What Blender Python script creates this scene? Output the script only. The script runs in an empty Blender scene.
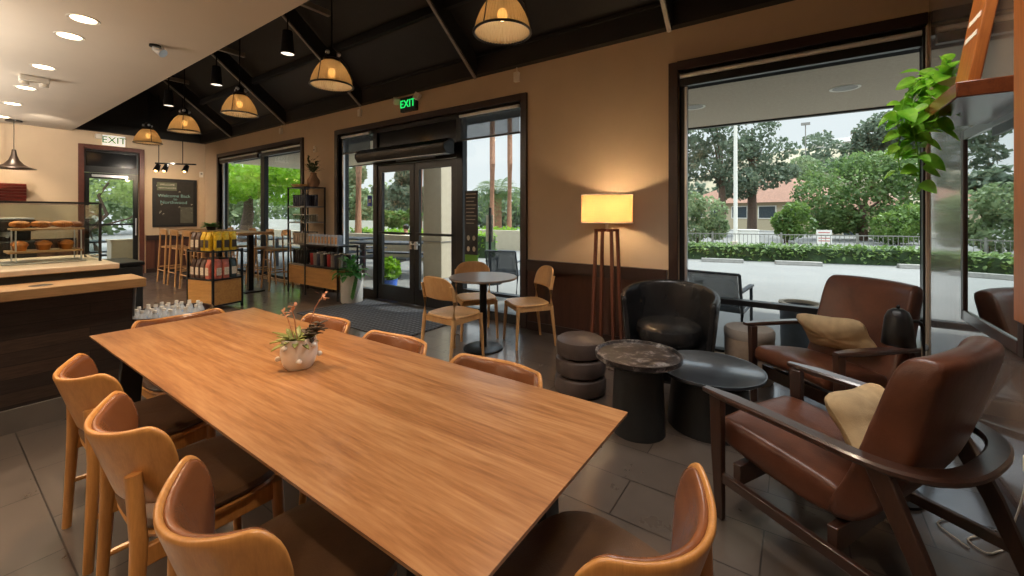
import bpy, bmesh, math, random
import numpy as np
from mathutils import Vector, Matrix
random.seed(7); rng = np.random.default_rng(11)
PI = math.pi
S = bpy.context.scene
COL = S.collection

# ------------------------------------------------------------------ materials
def lin(h):
    h = h.lstrip('#'); o = []
    for i in (0, 2, 4):
        c = int(h[i:i+2], 16) / 255
        o.append(c/12.92 if c <= .04045 else ((c+.055)/1.055)**2.4)
    return (*o, 1)
MATS = {}
def new(name):
    m = bpy.data.materials.new(name); m.use_nodes = True
    nt = m.node_tree; b = nt.nodes['Principled BSDF']
    MATS[name] = m
    return m, nt, b
def coords(nt, scale=(1,1,1), rot=(0,0,0), loc=(0,0,0), kind='Object'):
    tc = nt.nodes.new('ShaderNodeTexCoord'); mp = nt.nodes.new('ShaderNodeMapping')
    mp.inputs['Scale'].default_value = scale; mp.inputs['Rotation'].default_value = rot; mp.inputs['Location'].default_value = loc
    nt.links.new(tc.outputs[kind], mp.inputs['Vector']); return mp.outputs['Vector']
def noise(nt, vec, scale, detail=3, rough=.55, dist=0):
    n = nt.nodes.new('ShaderNodeTexNoise'); n.inputs['Scale'].default_value = scale
    n.inputs['Detail'].default_value = detail; n.inputs['Roughness'].default_value = rough; n.inputs['Distortion'].default_value = dist
    nt.links.new(vec, n.inputs['Vector']); return n.outputs['Fac']
def ramp(nt, fac, stops):
    r = nt.nodes.new('ShaderNodeValToRGB'); e = r.color_ramp.elements
    e[0].position, e[0].color = stops[0]; e[1].position, e[1].color = stops[-1]
    for p, c in stops[1:-1]:
        x = e.new(p); x.color = c
    nt.links.new(fac, r.inputs['Fac']); return r.outputs['Color']
def bump(nt, b, h, strength=.2, dist=.01):
    n = nt.nodes.new('ShaderNodeBump'); n.inputs['Strength'].default_value = strength; n.inputs['Distance'].default_value = dist
    nt.links.new(h, n.inputs['Height']); nt.links.new(n.outputs['Normal'], b.inputs['Normal'])
def mix_c(c, k):
    return (min(1, c[0]*k), min(1, c[1]*k), min(1, c[2]*k), 1)
def plain(name, h, rough=.5, metal=0, var=.12, scale=12, bmp=0, coat=0, spec=.5, bscale=None):
    m, nt, b = new(name); c = lin(h)
    v = coords(nt); f = noise(nt, v, scale)
    nt.links.new(ramp(nt, f, [(.3, mix_c(c, 1-var)), (.7, mix_c(c, 1+var))]), b.inputs['Base Color'])
    b.inputs['Roughness'].default_value = rough; b.inputs['Metallic'].default_value = metal
    b.inputs['Coat Weight'].default_value = coat; b.inputs['Specular IOR Level'].default_value = spec
    if bmp: bump(nt, b, noise(nt, v, bscale or scale*8, 4), bmp, .004)
    return m
def wood(name, dark, light, axis='X', rough=.4, scale=1.0, coat=0, coat_rough=.2, bmp=.08, mid=None):
    m, nt, b = new(name)
    s = {'X': (.7, 9, 9), 'Y': (9, .7, 9), 'Z': (9, 9, .7)}[axis]
    s = tuple(q*scale for q in s)
    v = coords(nt, s)
    f = noise(nt, v, 1.6, 5, .62, 1.4)
    s2 = tuple(q*7 for q in s); g = noise(nt, coords(nt, s2), 2.5, 3, .5)
    mx = nt.nodes.new('ShaderNodeMix'); mx.data_type = 'FLOAT'; mx.inputs[0].default_value = .3
    nt.links.new(f, mx.inputs[2]); nt.links.new(g, mx.inputs[3])
    stops = [(.3, lin(dark)), (.68, lin(light))]
    if mid: stops = [(.34, lin(dark)), (.48, lin(mid)), (.63, lin(light))]
    nt.links.new(ramp(nt, mx.outputs[0], stops), b.inputs['Base Color'])
    b.inputs['Roughness'].default_value = rough; b.inputs['Coat Weight'].default_value = coat; b.inputs['Coat Roughness'].default_value = coat_rough
    bump(nt, b, g, bmp, .003)
    return m
def leather(name, dark, light, rough=.38):
    m, nt, b = new(name); v = coords(nt)
    f = noise(nt, v, 5, 5, .6, .4)
    nt.links.new(ramp(nt, f, [(.3, lin(dark)), (.72, lin(light))]), b.inputs['Base Color'])
    b.inputs['Roughness'].default_value = rough
    vo = nt.nodes.new('ShaderNodeTexVoronoi'); vo.inputs['Scale'].default_value = 260; nt.links.new(v, vo.inputs['Vector'])
    big = noise(nt, v, 9, 3, .5, 1.0)
    ad = nt.nodes.new('ShaderNodeMath'); ad.operation = 'MULTIPLY_ADD'; ad.inputs[1].default_value = 6.0
    nt.links.new(big, ad.inputs[0]); nt.links.new(vo.outputs['Distance'], ad.inputs[2])
    bump(nt, b, ad.outputs[0], .12, .004)
    return m
def emit(name, h, strength):
    m, nt, b = new(name); c = lin(h)
    b.inputs['Base Color'].default_value = c; b.inputs['Emission Color'].default_value = c; b.inputs['Emission Strength'].default_value = strength
    return m
def glass(name, tint='#ffffff', gloss_rough=.0, extra=.0, reflect=1.0):
    m, nt, b = new(name); nt.nodes.remove(b)
    out = nt.nodes['Material Output']
    t = nt.nodes.new('ShaderNodeBsdfTransparent'); t.inputs['Color'].default_value = lin(tint)
    g = nt.nodes.new('ShaderNodeBsdfGlossy'); g.inputs['Roughness'].default_value = gloss_rough; g.inputs['Color'].default_value = (reflect, reflect, reflect, 1)
    fr = nt.nodes.new('ShaderNodeFresnel'); fr.inputs['IOR'].default_value = 1.45
    ad = nt.nodes.new('ShaderNodeMath'); ad.operation = 'ADD'; ad.inputs[1].default_value = extra; ad.use_clamp = True
    nt.links.new(fr.outputs[0], ad.inputs[0])
    ge = nt.nodes.new('ShaderNodeNewGeometry'); iv = nt.nodes.new('ShaderNodeMath'); iv.operation = 'SUBTRACT'; iv.inputs[0].default_value = 1; nt.links.new(ge.outputs['Backfacing'], iv.inputs[1])
    ml = nt.nodes.new('ShaderNodeMath'); ml.operation = 'MULTIPLY'; nt.links.new(ad.outputs[0], ml.inputs[0]); nt.links.new(iv.outputs[0], ml.inputs[1])
    mx = nt.nodes.new('ShaderNodeMixShader'); nt.links.new(ml.outputs[0], mx.inputs[0])
    nt.links.new(t.outputs[0], mx.inputs[1]); nt.links.new(g.outputs[0], mx.inputs[2]); nt.links.new(mx.outputs[0], out.inputs[0])
    return m
def leafmat(name, dark, light, trans=.45, scale=1.2, rough=.5):
    m, nt, b = new(name); out = nt.nodes['Material Output']
    f = noise(nt, coords(nt), scale, 4, .6)
    c = ramp(nt, f, [(.32, lin(dark)), (.68, lin(light))])
    nt.links.new(c, b.inputs['Base Color']); b.inputs['Roughness'].default_value = rough
    tr = nt.nodes.new('ShaderNodeBsdfTranslucent'); nt.links.new(c, tr.inputs['Color'])
    mx = nt.nodes.new('ShaderNodeMixShader'); mx.inputs[0].default_value = trans
    nt.links.new(b.outputs[0], mx.inputs[1]); nt.links.new(tr.outputs[0], mx.inputs[2]); nt.links.new(mx.outputs[0], out.inputs[0])
    return m
def sheer(name, h, alpha, trans=.3):
    m, nt, b = new(name); out = nt.nodes['Material Output']
    b.inputs['Base Color'].default_value = lin(h); b.inputs['Roughness'].default_value = .8
    t = nt.nodes.new('ShaderNodeBsdfTransparent'); tr = nt.nodes.new('ShaderNodeBsdfTranslucent'); tr.inputs['Color'].default_value = lin(h)
    m1 = nt.nodes.new('ShaderNodeMixShader'); m1.inputs[0].default_value = trans
    nt.links.new(b.outputs[0], m1.inputs[1]); nt.links.new(tr.outputs[0], m1.inputs[2])
    m2 = nt.nodes.new('ShaderNodeMixShader'); m2.inputs[0].default_value = alpha
    nt.links.new(t.outputs[0], m2.inputs[1]); nt.links.new(m1.outputs[0], m2.inputs[2]); nt.links.new(m2.outputs[0], out.inputs[0])
    return m

# floor tile
def floor_mat():
    m, nt, b = new('floor_tile')
    v = coords(nt, (1,1,1), loc=(-.18, -.052, 0))
    br = nt.nodes.new('ShaderNodeTexBrick'); br.offset = .5; br.inputs['Scale'].default_value = 1
    br.inputs['Brick Width'].default_value = .6; br.inputs['Row Height'].default_value = .297; br.inputs['Mortar Size'].default_value = .0035
    br.inputs['Mortar Smooth'].default_value = .1; br.inputs['Bias'].default_value = 0
    br.inputs['Color1'].default_value = lin('#5f564f'); br.inputs['Color2'].default_value = lin('#544b45'); br.inputs['Mortar'].default_value = lin('#2f2824')
    nt.links.new(v, br.inputs['Vector'])
    f = noise(nt, v, 5, 5, .65, .3)
    c2 = ramp(nt, f, [(.3, (.84,.83,.82,1)), (.7, (1.06,1.05,1.04,1))])
    mx = nt.nodes.new('ShaderNodeMix'); mx.data_type = 'RGBA'; mx.blend_type = 'MULTIPLY'; mx.inputs[0].default_value = 1
    nt.links.new(br.outputs['Color'], mx.inputs[6]); nt.links.new(c2, mx.inputs[7])
    nt.links.new(mx.outputs[2], b.inputs['Base Color'])
    rr = ramp(nt, f, [(.3, (.26,)*3+(1,)), (.7, (.40,)*3+(1,))]); nt.links.new(rr, b.inputs['Roughness'])
    inv = nt.nodes.new('ShaderNodeMath'); inv.operation = 'SUBTRACT'; inv.inputs[0].default_value = 1; nt.links.new(br.outputs['Fac'], inv.inputs[1])
    bump(nt, b, inv.outputs[0], .5, .003)
    b.inputs['Coat Weight'].default_value = 1; b.inputs['Coat Roughness'].default_value = .16; b.inputs['Coat IOR'].default_value = 1.65
    return m
def grooved(name, dark, light, pitch, axis, rough=.3, dist=.004):
    """vertical boards: narrow dark grooves repeating along one axis"""
    m, nt, b = new(name); tc = nt.nodes.new('ShaderNodeTexCoord'); sp = nt.nodes.new('ShaderNodeSeparateXYZ')
    nt.links.new(tc.outputs['Object'], sp.inputs[0])
    dv = nt.nodes.new('ShaderNodeMath'); dv.operation = 'DIVIDE'; dv.inputs[1].default_value = pitch; nt.links.new(sp.outputs[axis], dv.inputs[0])
    fr = nt.nodes.new('ShaderNodeMath'); fr.operation = 'FRACT'; nt.links.new(dv.outputs[0], fr.inputs[0])
    gr = ramp(nt, fr.outputs[0], [(0, (0,0,0,1)), (.05, (1,1,1,1)), (.95, (1,1,1,1)), (1, (0,0,0,1))])
    s = {'X': (8,8,.7), 'Y': (8,8,.7)}[axis]
    f = noise(nt, coords(nt, s), 2, 5, .6, .8)
    c = ramp(nt, f, [(.3, lin(dark)), (.7, lin(light))])
    mx = nt.nodes.new('ShaderNodeMix'); mx.data_type = 'RGBA'; mx.blend_type = 'MULTIPLY'; mx.inputs[0].default_value = .7
    nt.links.new(c, mx.inputs[6]); nt.links.new(gr, mx.inputs[7]); nt.links.new(mx.outputs[2], b.inputs['Base Color'])
    b.inputs['Roughness'].default_value = rough; bump(nt, b, gr, .6, dist)
    return m
def planks(name):
    m, nt, b = new(name)
    v = coords(nt, (1,1,1), rot=(PI/2, 0, PI/2))
    tc = nt.nodes.new('ShaderNodeTexCoord'); sp = nt.nodes.new('ShaderNodeSeparateXYZ'); cb = nt.nodes.new('ShaderNodeCombineXYZ')
    nt.links.new(tc.outputs['Object'], sp.inputs[0]); nt.links.new(sp.outputs['Y'], cb.inputs['X']); nt.links.new(sp.outputs['Z'], cb.inputs['Y'])
    br = nt.nodes.new('ShaderNodeTexBrick'); br.offset = .37; br.inputs['Scale'].default_value = 1
    br.inputs['Brick Width'].default_value = 1.1; br.inputs['Row Height'].default_value = .085; br.inputs['Mortar Size'].default_value = .002; br.inputs['Bias'].default_value = -.2
    br.inputs['Color1'].default_value = lin('#2c2320'); br.inputs['Color2'].default_value = lin('#4c3a30'); br.inputs['Mortar'].default_value = lin('#0c0a09')
    nt.links.new(cb.outputs[0], br.inputs['Vector'])
    f = noise(nt, coords(nt, (3, 3, 30)), 3, 5, .7)
    c2 = ramp(nt, f, [(.3, (.5,.48,.46,1)), (.7, (1.25,1.2,1.15,1))])
    mx = nt.nodes.new('ShaderNodeMix'); mx.data_type = 'RGBA'; mx.blend_type = 'MULTIPLY'; mx.inputs[0].default_value = 1
    nt.links.new(br.outputs['Color'], mx.inputs[6]); nt.links.new(c2, mx.inputs[7]); nt.links.new(mx.outputs[2], b.inputs['Base Color'])
    b.inputs['Roughness'].default_value = .5; bump(nt, b, f, .3, .004)
    return m
def mat_weave():
    m, nt, b = new('door_mat'); v = coords(nt)
    ck = nt.nodes.new('ShaderNodeTexBrick'); ck.offset = 0; ck.inputs['Scale'].default_value = 1; ck.inputs['Brick Width'].default_value = .07; ck.inputs['Row Height'].default_value = .07
    ck.inputs['Mortar Size'].default_value = .014; ck.inputs['Color1'].default_value = lin('#4a4a4e'); ck.inputs['Color2'].default_value = lin('#55555a'); ck.inputs['Mortar'].default_value = lin('#1e1d1f')
    nt.links.new(v, ck.inputs['Vector']); nt.links.new(ck.outputs['Color'], b.inputs['Base Color']); b.inputs['Roughness'].default_value = .8
    bump(nt, b, ck.outputs['Fac'], -.5, .004); return m

M_floor = floor_mat()
M_wall = plain('wall_paint', '#c9b397', .75, var=.03, scale=3, bmp=.03, bscale=120)
M_soffit = plain('ceiling_paint', '#d8cdbd', .8, var=.02, scale=2)
M_black = plain('black_ceiling', '#1f1e1d', .6, var=.25, scale=2, bmp=.1, bscale=20)
M_steel_grey = plain('grey_steel', '#8f8a82', .45, .3, var=.15)
M_trim = plain('dark_trim', '#32231f', .35, var=.15, scale=6)
M_wains = grooved('wainscot_wood', '#3d241b', '#4c2e23', .81, 'X', .38)
M_wains_y = grooved('wainscot_wood_far', '#4f2d21', '#5f3a2a', .81, 'Y', .38)
M_panel = grooved('glossy_panel', '#85756d', '#978780', .098, 'Y', .15, .0010)
_b = M_panel.node_tree.nodes['Principled BSDF']; _b.inputs['Coat Weight'].default_value = 1; _b.inputs['Coat Roughness'].default_value = .05; _b.inputs['Coat IOR'].default_value = 1.9
M_frame = plain('black_frame', '#222324', .35, .3, var=.12)
M_alu = plain('aluminium', '#cfd2d6', .28, .7, var=.06)
M_glass = glass('window_glass', '#f3f8f8')
M_caseglass = glass('case_glass', '#f2f5f2')
M_mesh = sheer('mesh_shade', '#5f6f80', .55)
M_stucco = plain('porch_stucco', '#b8aa97', .9, var=.08, scale=25, bmp=.3, bscale=90)
M_column = plain('column_stucco', '#b8aa92', .9, var=.05, scale=8, bmp=.2)
M_conc = plain('pavement', '#777571', .85, var=.06, scale=.9, bmp=.1, bscale=30)
M_table = wood('table_oak', '#7a4d2b', '#b28357', 'X', .32, .7, .6, .2, mid='#9b6a41')
M_chairwood = wood('chair_oak', '#a76f37', '#c98f4f', 'Z', .36, 1.5, .25)
M_pale = wood('pale_oak', '#b98a57', '#d3a873', 'Z', .42, 1.5)
M_dark = wood('walnut', '#2a1914', '#432b21', 'Y', .32, 1.5, 1, .18)
M_darkz = wood('walnut_upright', '#2a1914', '#432b21', 'Z', .34, 1.5, .25)
M_lampwood = wood('lamp_wood', '#5a3020', '#7a4630', 'Z', .4, 2)
M_counter = wood('counter_oak', '#8f6d48', '#b8946a', 'Y', .4, 1.2)
M_honey = wood('honey_panel', '#9a6a34', '#c3904e', 'X', .45, 1.2)
M_orange = wood('orange_wood', '#7d431d', '#b06a30', 'Z', .35, 1.6)
M_planks = planks('reclaimed_planks')
M_stone = plain('stone_top', '#c9b7a1', .3, var=.12, scale=9)
M_basetile = plain('base_tile', '#6b655f', .5, var=.12, scale=4)
M_leather = leather('tan_leather', '#452619', '#633a28', .33)
M_seatlea = leather('seat_leather', '#4b3425', '#64482f', .42)
M_padlea = leather('pad_leather', '#693e24', '#875434', .27)
M_blackl = leather('black_leather', '#1d1d1e', '#2b2a2a', .26)
M_pouf = leather('taupe_leather', '#3f3430', '#544640', .45)
M_blackm = plain('black_metal', '#1c1c1d', .4, .4, var=.15)
M_blacktab = wood('black_oak', '#23262b', '#3d424a', 'X', .3, 2, 1, .16)
M_matte = plain('matte_black', '#161718', .55, var=.2)
M_white = plain('white_ceramic', '#ded8d0', .45, var=.04)
M_cream = plain('cream_plastic', '#e6e0d4', .5, var=.03)
M_pillow = plain('linen', '#b39b76', .9, var=.12, scale=18, bmp=.4, bscale=160)
M_mat = mat_weave()
M_terra = plain('roof_tile', '#86604c', .8, var=.22, scale=6, bmp=.4)
M_stucco2 = plain('house_stucco', '#b9a88a', .9, var=.05)
M_housepane = plain('dark_pane', '#3a4248', .2, var=.2)  # dark glazing of the house windows
M_hill = plain('dry_hill', '#9a8f78', .95, var=.25, scale=.25)
M_bark = plain('bark', '#5d4a3d', .9, var=.3, scale=14, bmp=.6, bscale=20)
M_palmbark = plain('palm_bark', '#9a6e55', .9, var=.25, scale=10, bmp=.5, bscale=25)
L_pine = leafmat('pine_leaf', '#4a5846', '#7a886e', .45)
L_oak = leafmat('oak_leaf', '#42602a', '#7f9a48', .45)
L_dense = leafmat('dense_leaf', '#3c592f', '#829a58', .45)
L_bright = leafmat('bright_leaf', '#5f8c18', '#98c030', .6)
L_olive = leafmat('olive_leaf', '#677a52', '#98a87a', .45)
L_hedge = leafmat('hedge_leaf', '#496232', '#849c54', .4, 3)
L_pothos = leafmat('pothos_leaf', '#55a022', '#a4da4c', .55, 9, .35)
L_green = leafmat('house_leaf', '#2f6b2a', '#5a9a45', .35, 9, .4)
L_succ = leafmat('succulent_leaf', '#68743a', '#a3a45c', .2, 16, .5)
L_succd = leafmat('succulent_dark', '#3a3026', '#5a4a3a', .1, 16, .5)
L_pink = leafmat('dry_flower', '#a06a50', '#c08a6c', .2, 16, .6)
M_bulb = emit('bulb', '#ffd79a', 4)
M_down = emit('downlight', '#ffe9c4', 9)
M_shade = None
def shade_mat():
    m, nt, b = new('linen_shade'); out = nt.nodes['Material Output']
    c = lin('#dfae74'); b.inputs['Base Color'].default_value = c; b.inputs['Roughness'].default_value = .8
    tr = nt.nodes.new('ShaderNodeBsdfTranslucent'); tr.inputs['Color'].default_value = c
    mx = nt.nodes.new('ShaderNodeMixShader'); mx.inputs[0].default_value = .6
    nt.links.new(b.outputs[0], mx.inputs[1]); nt.links.new(tr.outputs[0], mx.inputs[2]); nt.links.new(mx.outputs[0], out.inputs[0]); return m
M_shade = shade_mat()
def ribbed():
    m, nt, b = new('ribbed_glass'); out = nt.nodes['Material Output']
    c = lin('#e6cfa4')
    tr = nt.nodes.new('ShaderNodeBsdfTranslucent'); tr.inputs['Color'].default_value = c
    t = nt.nodes.new('ShaderNodeBsdfTransparent'); t.inputs['Color'].default_value = lin('#ead6b4')
    b.inputs['Base Color'].default_value = c; b.inputs['Roughness'].default_value = .12
    m1 = nt.nodes.new('ShaderNodeMixShader'); m1.inputs[0].default_value = .8
    nt.links.new(tr.outputs[0], m1.inputs[1]); nt.links.new(t.outputs[0], m1.inputs[2])
    m2 = nt.nodes.new('ShaderNodeMixShader'); m2.inputs[0].default_value = .3
    nt.links.new(m1.outputs[0], m2.inputs[1]); nt.links.new(b.outputs[0], m2.inputs[2]); nt.links.new(m2.outputs[0], out.inputs[0]); return m
M_rib = ribbed()

# ------------------------------------------------------------------ mesh builder
class MB:
    def __init__(s): s.v = []; s.f = []
    def add(s, vs, fs):
        o = len(s.v); s.v += [tuple(p) for p in vs]; s.f += [tuple(i+o for i in f) for f in fs]; return s
    def box(s, x0, x1, y0, y1, z0, z1):
        return s.add([(x0,y0,z0),(x1,y0,z0),(x1,y1,z0),(x0,y1,z0),(x0,y0,z1),(x1,y0,z1),(x1,y1,z1),(x0,y1,z1)],
                     [(3,2,1,0),(4,5,6,7),(0,1,5,4),(1,2,6,5),(2,3,7,6),(3,0,4,7)])
    def cb(s, c, size, rz=0, M=None):
        hx, hy, hz = [q/2 for q in size]; m = Matrix.Translation(c) @ (M or Matrix.Rotation(rz, 4, 'Z'))
        P = [m @ Vector(p) for p in [(-hx,-hy,-hz),(hx,-hy,-hz),(hx,hy,-hz),(-hx,hy,-hz),(-hx,-hy,hz),(hx,-hy,hz),(hx,hy,hz),(-hx,hy,hz)]]
        return s.add(P, [(3,2,1,0),(4,5,6,7),(0,1,5,4),(1,2,6,5),(2,3,7,6),(3,0,4,7)])
    def sweep(s, path, prof, up=(0,0,1), closed=False, scales=None, caps=True):
        """prof: closed 2D outline [(side, up)] carried along the path"""
        path = [Vector(p) for p in path]; n = len(path); k = len(prof); up = Vector(up); o = len(s.v)
        for i, p in enumerate(path):
            a = path[(i-1) % n] if (closed or i) else path[0]; b = path[(i+1) % n] if (closed or i < n-1) else path[-1]
            t = (b-a).normalized(); sd = t.cross(up)
            if sd.length < 1e-5: sd = t.cross(Vector((0,1,0)))
            sd.normalize(); u = sd.cross(t).normalized(); sc = scales[i] if scales else 1
            if not isinstance(sc, tuple): sc = (sc, sc)
            for (q, w) in prof: s.v.append(tuple(p + sd*q*sc[0] + u*w*sc[1]))
        m = n if closed else n-1
        for i in range(m):
            for j in range(k):
                a = o+i*k+j; b = o+i*k+(j+1) % k; c = o+((i+1) % n)*k+(j+1) % k; d = o+((i+1) % n)*k+j
                s.f.append((a, b, c, d))
        if caps and not closed:
            s.f.append(tuple(o+j for j in reversed(range(k)))); s.f.append(tuple(o+(n-1)*k+j for j in range(k)))
        return s
    def tube(s, path, r, n=10, closed=False, scales=None):
        return s.sweep(path, [(r*math.cos(2*PI*i/n), r*math.sin(2*PI*i/n)) for i in range(n)], closed=closed, scales=scales)
    def cone(s, p0, p1, r0, r1, n=14):
        return s.tube([p0, p1], 1, n, scales=[r0, r1])
    def bar(s, p0, p1, w, h, up=(0,0,1)):
        return s.sweep([p0, p1], [(-w/2,-h/2),(w/2,-h/2),(w/2,h/2),(-w/2,h/2)], up=up)
    def lathe(s, prof, c=(0,0,0), n=32, a0=0, a1=2*PI):
        o = len(s.v); full = abs(a1-a0-2*PI) < 1e-6; m = n if full else n+1
        for i in range(m):
            a = a0+(a1-a0)*i/n
            for r, z in prof: s.v.append((c[0]+r*math.cos(a), c[1]+r*math.sin(a), c[2]+z))
        k = len(prof)
        for i in range(n):
            i2 = (i+1) % m
            for j in range(k-1):
                s.f.append((o+i*k+j, o+i2*k+j, o+i2*k+j+1, o+i*k+j+1))
        return s
    def grid(s, fn, nu, nv, wrap=False):
        o = len(s.v)
        for i in range(nu):
            for j in range(nv): s.v.append(tuple(fn(i/(nu if wrap else nu-1), j/(nv-1))))
        for i in range(nu if wrap else nu-1):
            for j in range(nv-1):
                i2 = (i+1) % nu
                s.f.append((o+i*nv+j, o+i2*nv+j, o+i2*nv+j+1, o+i*nv+j+1))
        return s
    def ball(s, c, r, n=12, m=8, sq=(1,1,1)):
        return s.lathe([(max(1e-4, r*math.sin(PI*j/m)), -r*math.cos(PI*j/m)) for j in range(m+1)], (0,0,0), n) if False else s._ball(c, r, n, m, sq)
    def _ball(s, c, r, n, m, sq):
        return s.grid(lambda u, v: (c[0]+r*sq[0]*math.cos(2*PI*u)*math.sin(PI*(.001+.998*v)), c[1]+r*sq[1]*math.sin(2*PI*u)*math.sin(PI*(.001+.998*v)), c[2]-r*sq[2]*math.cos(PI*(.001+.998*v))), n, m+1, True)
    def prism(s, poly, x0, x1):
        """poly of (y,z) extruded along x"""
        k = len(poly); return s.add([(x0,y,z) for y, z in poly]+[(x1,y,z) for y, z in poly],
            [tuple(range(k)), tuple(range(2*k-1, k-1, -1))]+[((i+1) % k, i, k+i, k+(i+1) % k) for i in range(k)])
    def build(s, name, m, parent=None, bevel=0, seg=2, solid=0, sub=0, angle=38, loc=None, rz=None, disp=None):
        me = bpy.data.meshes.new(name); me.from_pydata(s.v, [], s.f); me.validate()
        b = bmesh.new(); b.from_mesh(me); bmesh.ops.remove_doubles(b, verts=b.verts, dist=1e-5); bmesh.ops.recalc_face_normals(b, faces=b.faces); b.to_mesh(me); b.free()
        me.polygons.foreach_set('use_smooth', [True]*len(me.polygons))
        if not sub: me.set_sharp_from_angle(angle=math.radians(angle))
        me.materials.append(m)
        o = bpy.data.objects.new(name, me); COL.objects.link(o)
        if parent: o.parent = parent
        if loc: o.location = loc
        if rz is not None: o.rotation_euler.z = rz
        if solid:
            q = o.modifiers.new('Solidify', 'SOLIDIFY'); q.thickness = solid; q.offset = 0
        if bevel:
            q = o.modifiers.new('Bevel', 'BEVEL'); q.width = bevel; q.segments = seg; q.limit_method = 'ANGLE'; q.angle_limit = math.radians(40)
        if sub:
            q = o.modifiers.new('Subdivision', 'SUBSURF'); q.levels = sub; q.render_levels = sub
        return o
def tag(o, label, cat, group=None, kind=None):
    if label: o['label'] = label
    if cat: o['category'] = cat
    if group: o['group'] = group
    if kind: o['kind'] = kind
    return o
def thing(name, label, cat, loc=(0,0,0), rz=0, group=None):
    o = bpy.data.objects.new(name, None); COL.objects.link(o); o.location = loc; o.rotation_euler.z = rz; o.empty_display_size = .1
    return tag(o, label, cat, group)
def struct(o): o['kind'] = 'structure'; return o
def dup(o, loc=None, rz=None, label=None, group=None, scale=None):
    def cp(src, par):
        c = src.copy(); COL.objects.link(c)
        if par is not None:
            c.parent = par; c.matrix_parent_inverse = src.matrix_parent_inverse.copy()
        for k in list(src.children): cp(k, c)
        return c
    c = cp(o, None)
    if loc is not None: c.location = loc
    if rz is not None: c.rotation_euler.z = rz
    if label: c['label'] = label
    if group: c['group'] = group
    if scale is not None: c.scale = scale
    return c
def face(fx, fy): return math.atan2(fy, fx)-PI/2     # heading that turns local +Y towards (fx, fy)
def leaf(mb, base, d, L, W, curl=.25, up=(0,0,1)):
    """one pointed leaf from base along d"""
    base = Vector(base); d = Vector(d).normalized(); u = Vector(up); sd = d.cross(u)
    if sd.length < .05: sd = d.cross(Vector((1,.3,0)))
    sd.normalize(); nn = sd.cross(d).normalized(); o = len(mb.v)
    for t, w in ((0,.08),(.25,.8),(.55,1),(.8,.62),(1,.04)):
        c = base+d*L*t-nn*curl*L*t*t
        for q in (-1, 0, 1): mb.v.append(tuple(c+sd*W*.5*w*q+nn*(abs(q)*W*.14*w)))
    for i in range(4):
        for j in range(2): mb.f.append((o+i*3+j, o+i*3+j+1, o+i*3+3+j+1, o+i*3+3+j))

# ------------------------------------------------------------------ light and camera
cam = bpy.data.cameras.new('camera'); co = bpy.data.objects.new('camera', cam); COL.objects.link(co)
co.location = (0, 0, 1.4); co.rotation_euler = (PI/2, 0, math.radians(34.75))
cam.sensor_width = 36; cam.lens = 36*411/1024; cam.shift_y = -(288-214)/1024; cam.clip_start = .02; cam.clip_end = 500
S.camera = co
w = bpy.data.worlds.new('sky'); S.world = w; w.use_nodes = True; nt = w.node_tree; bg = nt.nodes['Background']
tc = nt.nodes.new('ShaderNodeTexCoord'); sp = nt.nodes.new('ShaderNodeSeparateXYZ'); nt.links.new(tc.outputs['Generated'], sp.inputs[0])
nt.links.new(ramp(nt, sp.outputs['Z'], [(0, (.255,.258,.262,1)), (.34, (.25,.256,.266,1)), (.52, (.8,.88,1,1)), (1, (.9,.95,1,1))]), bg.inputs['Color']); bg.inputs['Strength'].default_value = 3.7
def light(name, kind, loc, energy, color, **kw):
    l = bpy.data.lights.new(name, kind); l.energy = energy; l.color = color
    for k, v in kw.items(): setattr(l, k, v)
    o = bpy.data.objects.new(name, l); COL.objects.link(o); o.location = loc; return o
sun = light('sun', 'SUN', (0, 0, 20), 4.6, (1, .95, .88), angle=math.radians(1.2))
sun.rotation_euler = Vector((.40, .36, .84)).to_track_quat('Z', 'Y').to_euler()
WARM = (1, .70, .40); WARM2 = (1, .80, .58)
S.view_settings.view_transform = 'Standard'; S.view_settings.look = 'None'; S.view_settings.gamma = 1; S.view_settings.exposure = .13; S.view_settings.use_curve_mapping = False
S.cycles.use_denoising = True; S.cycles.max_bounces = 8; S.cycles.diffuse_bounces = 4; S.cycles.transparent_max_bounces = 16; S.cycles.caustics_reflective = False; S.cycles.caustics_refractive = False
S.cycles.sample_clamp_indirect = 4

# ------------------------------------------------------------------ room shell
XL, XR, YB, YF, YS, ZS = -12.7, .8, 4.25, -4.2, 1.85, 3.18
struct(MB().box(XL-.2, XR+.2, YF-.2, YB+.2, -.12, 0).build('floor', M_floor))
wb = MB()
OPEN = [(-11.8, -7.94, .05), (-6.7, -2.80, 0), (-.96, .79, .1)]
ZT = 2.80
xs = [XL-.2]+[q for o in OPEN for q in o[:2]]+[XR+.2]
for a, b in zip(xs[::2], xs[1::2]): wb.box(a, b, YB, YB+.2, 0, ZT)
wb.box(XL-.2, XR+.2, YB, YB+.2, ZT, 3.6)
for x0, x1, z in OPEN:
    if z: wb.box(x0, x1, YB, YB+.2, 0, z)
struct(wb.build('wall_back', M_wall))
wl = MB().box(XL-.2, XL, YF-.2, 2.03, 0, 3.22).box(XL-.2, XL, 2.94, YB, 0, 3.22).box(XL-.2, XL, 2.03, 2.94, 2.83, 3.22)
struct(wl.build('wall_left', M_wall))
struct(MB().box(XL-.2, XL, YS-.1, YB+.2, 3.22, 5.6).build('wall_left_gable', M_black))
struct(MB().box(XR, XR+.2, YF-.2, YB+.2, 0, 5.6).build('wall_right', M_panel))
struct(MB().box(XL-.2, XR+.2, YF-.2, YF, 0, 3.3).build('wall_front', M_wall))
struct(MB().box(XL-.2, XR+.2, YF-.2, YS, ZS, ZS+.12).build('ceiling', M_soffit))
struct(MB().box(XL-.2, XR+.2, YS-.1, YS, ZS+.12, 5.8).build('wall_clerestory', M_black))
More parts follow.
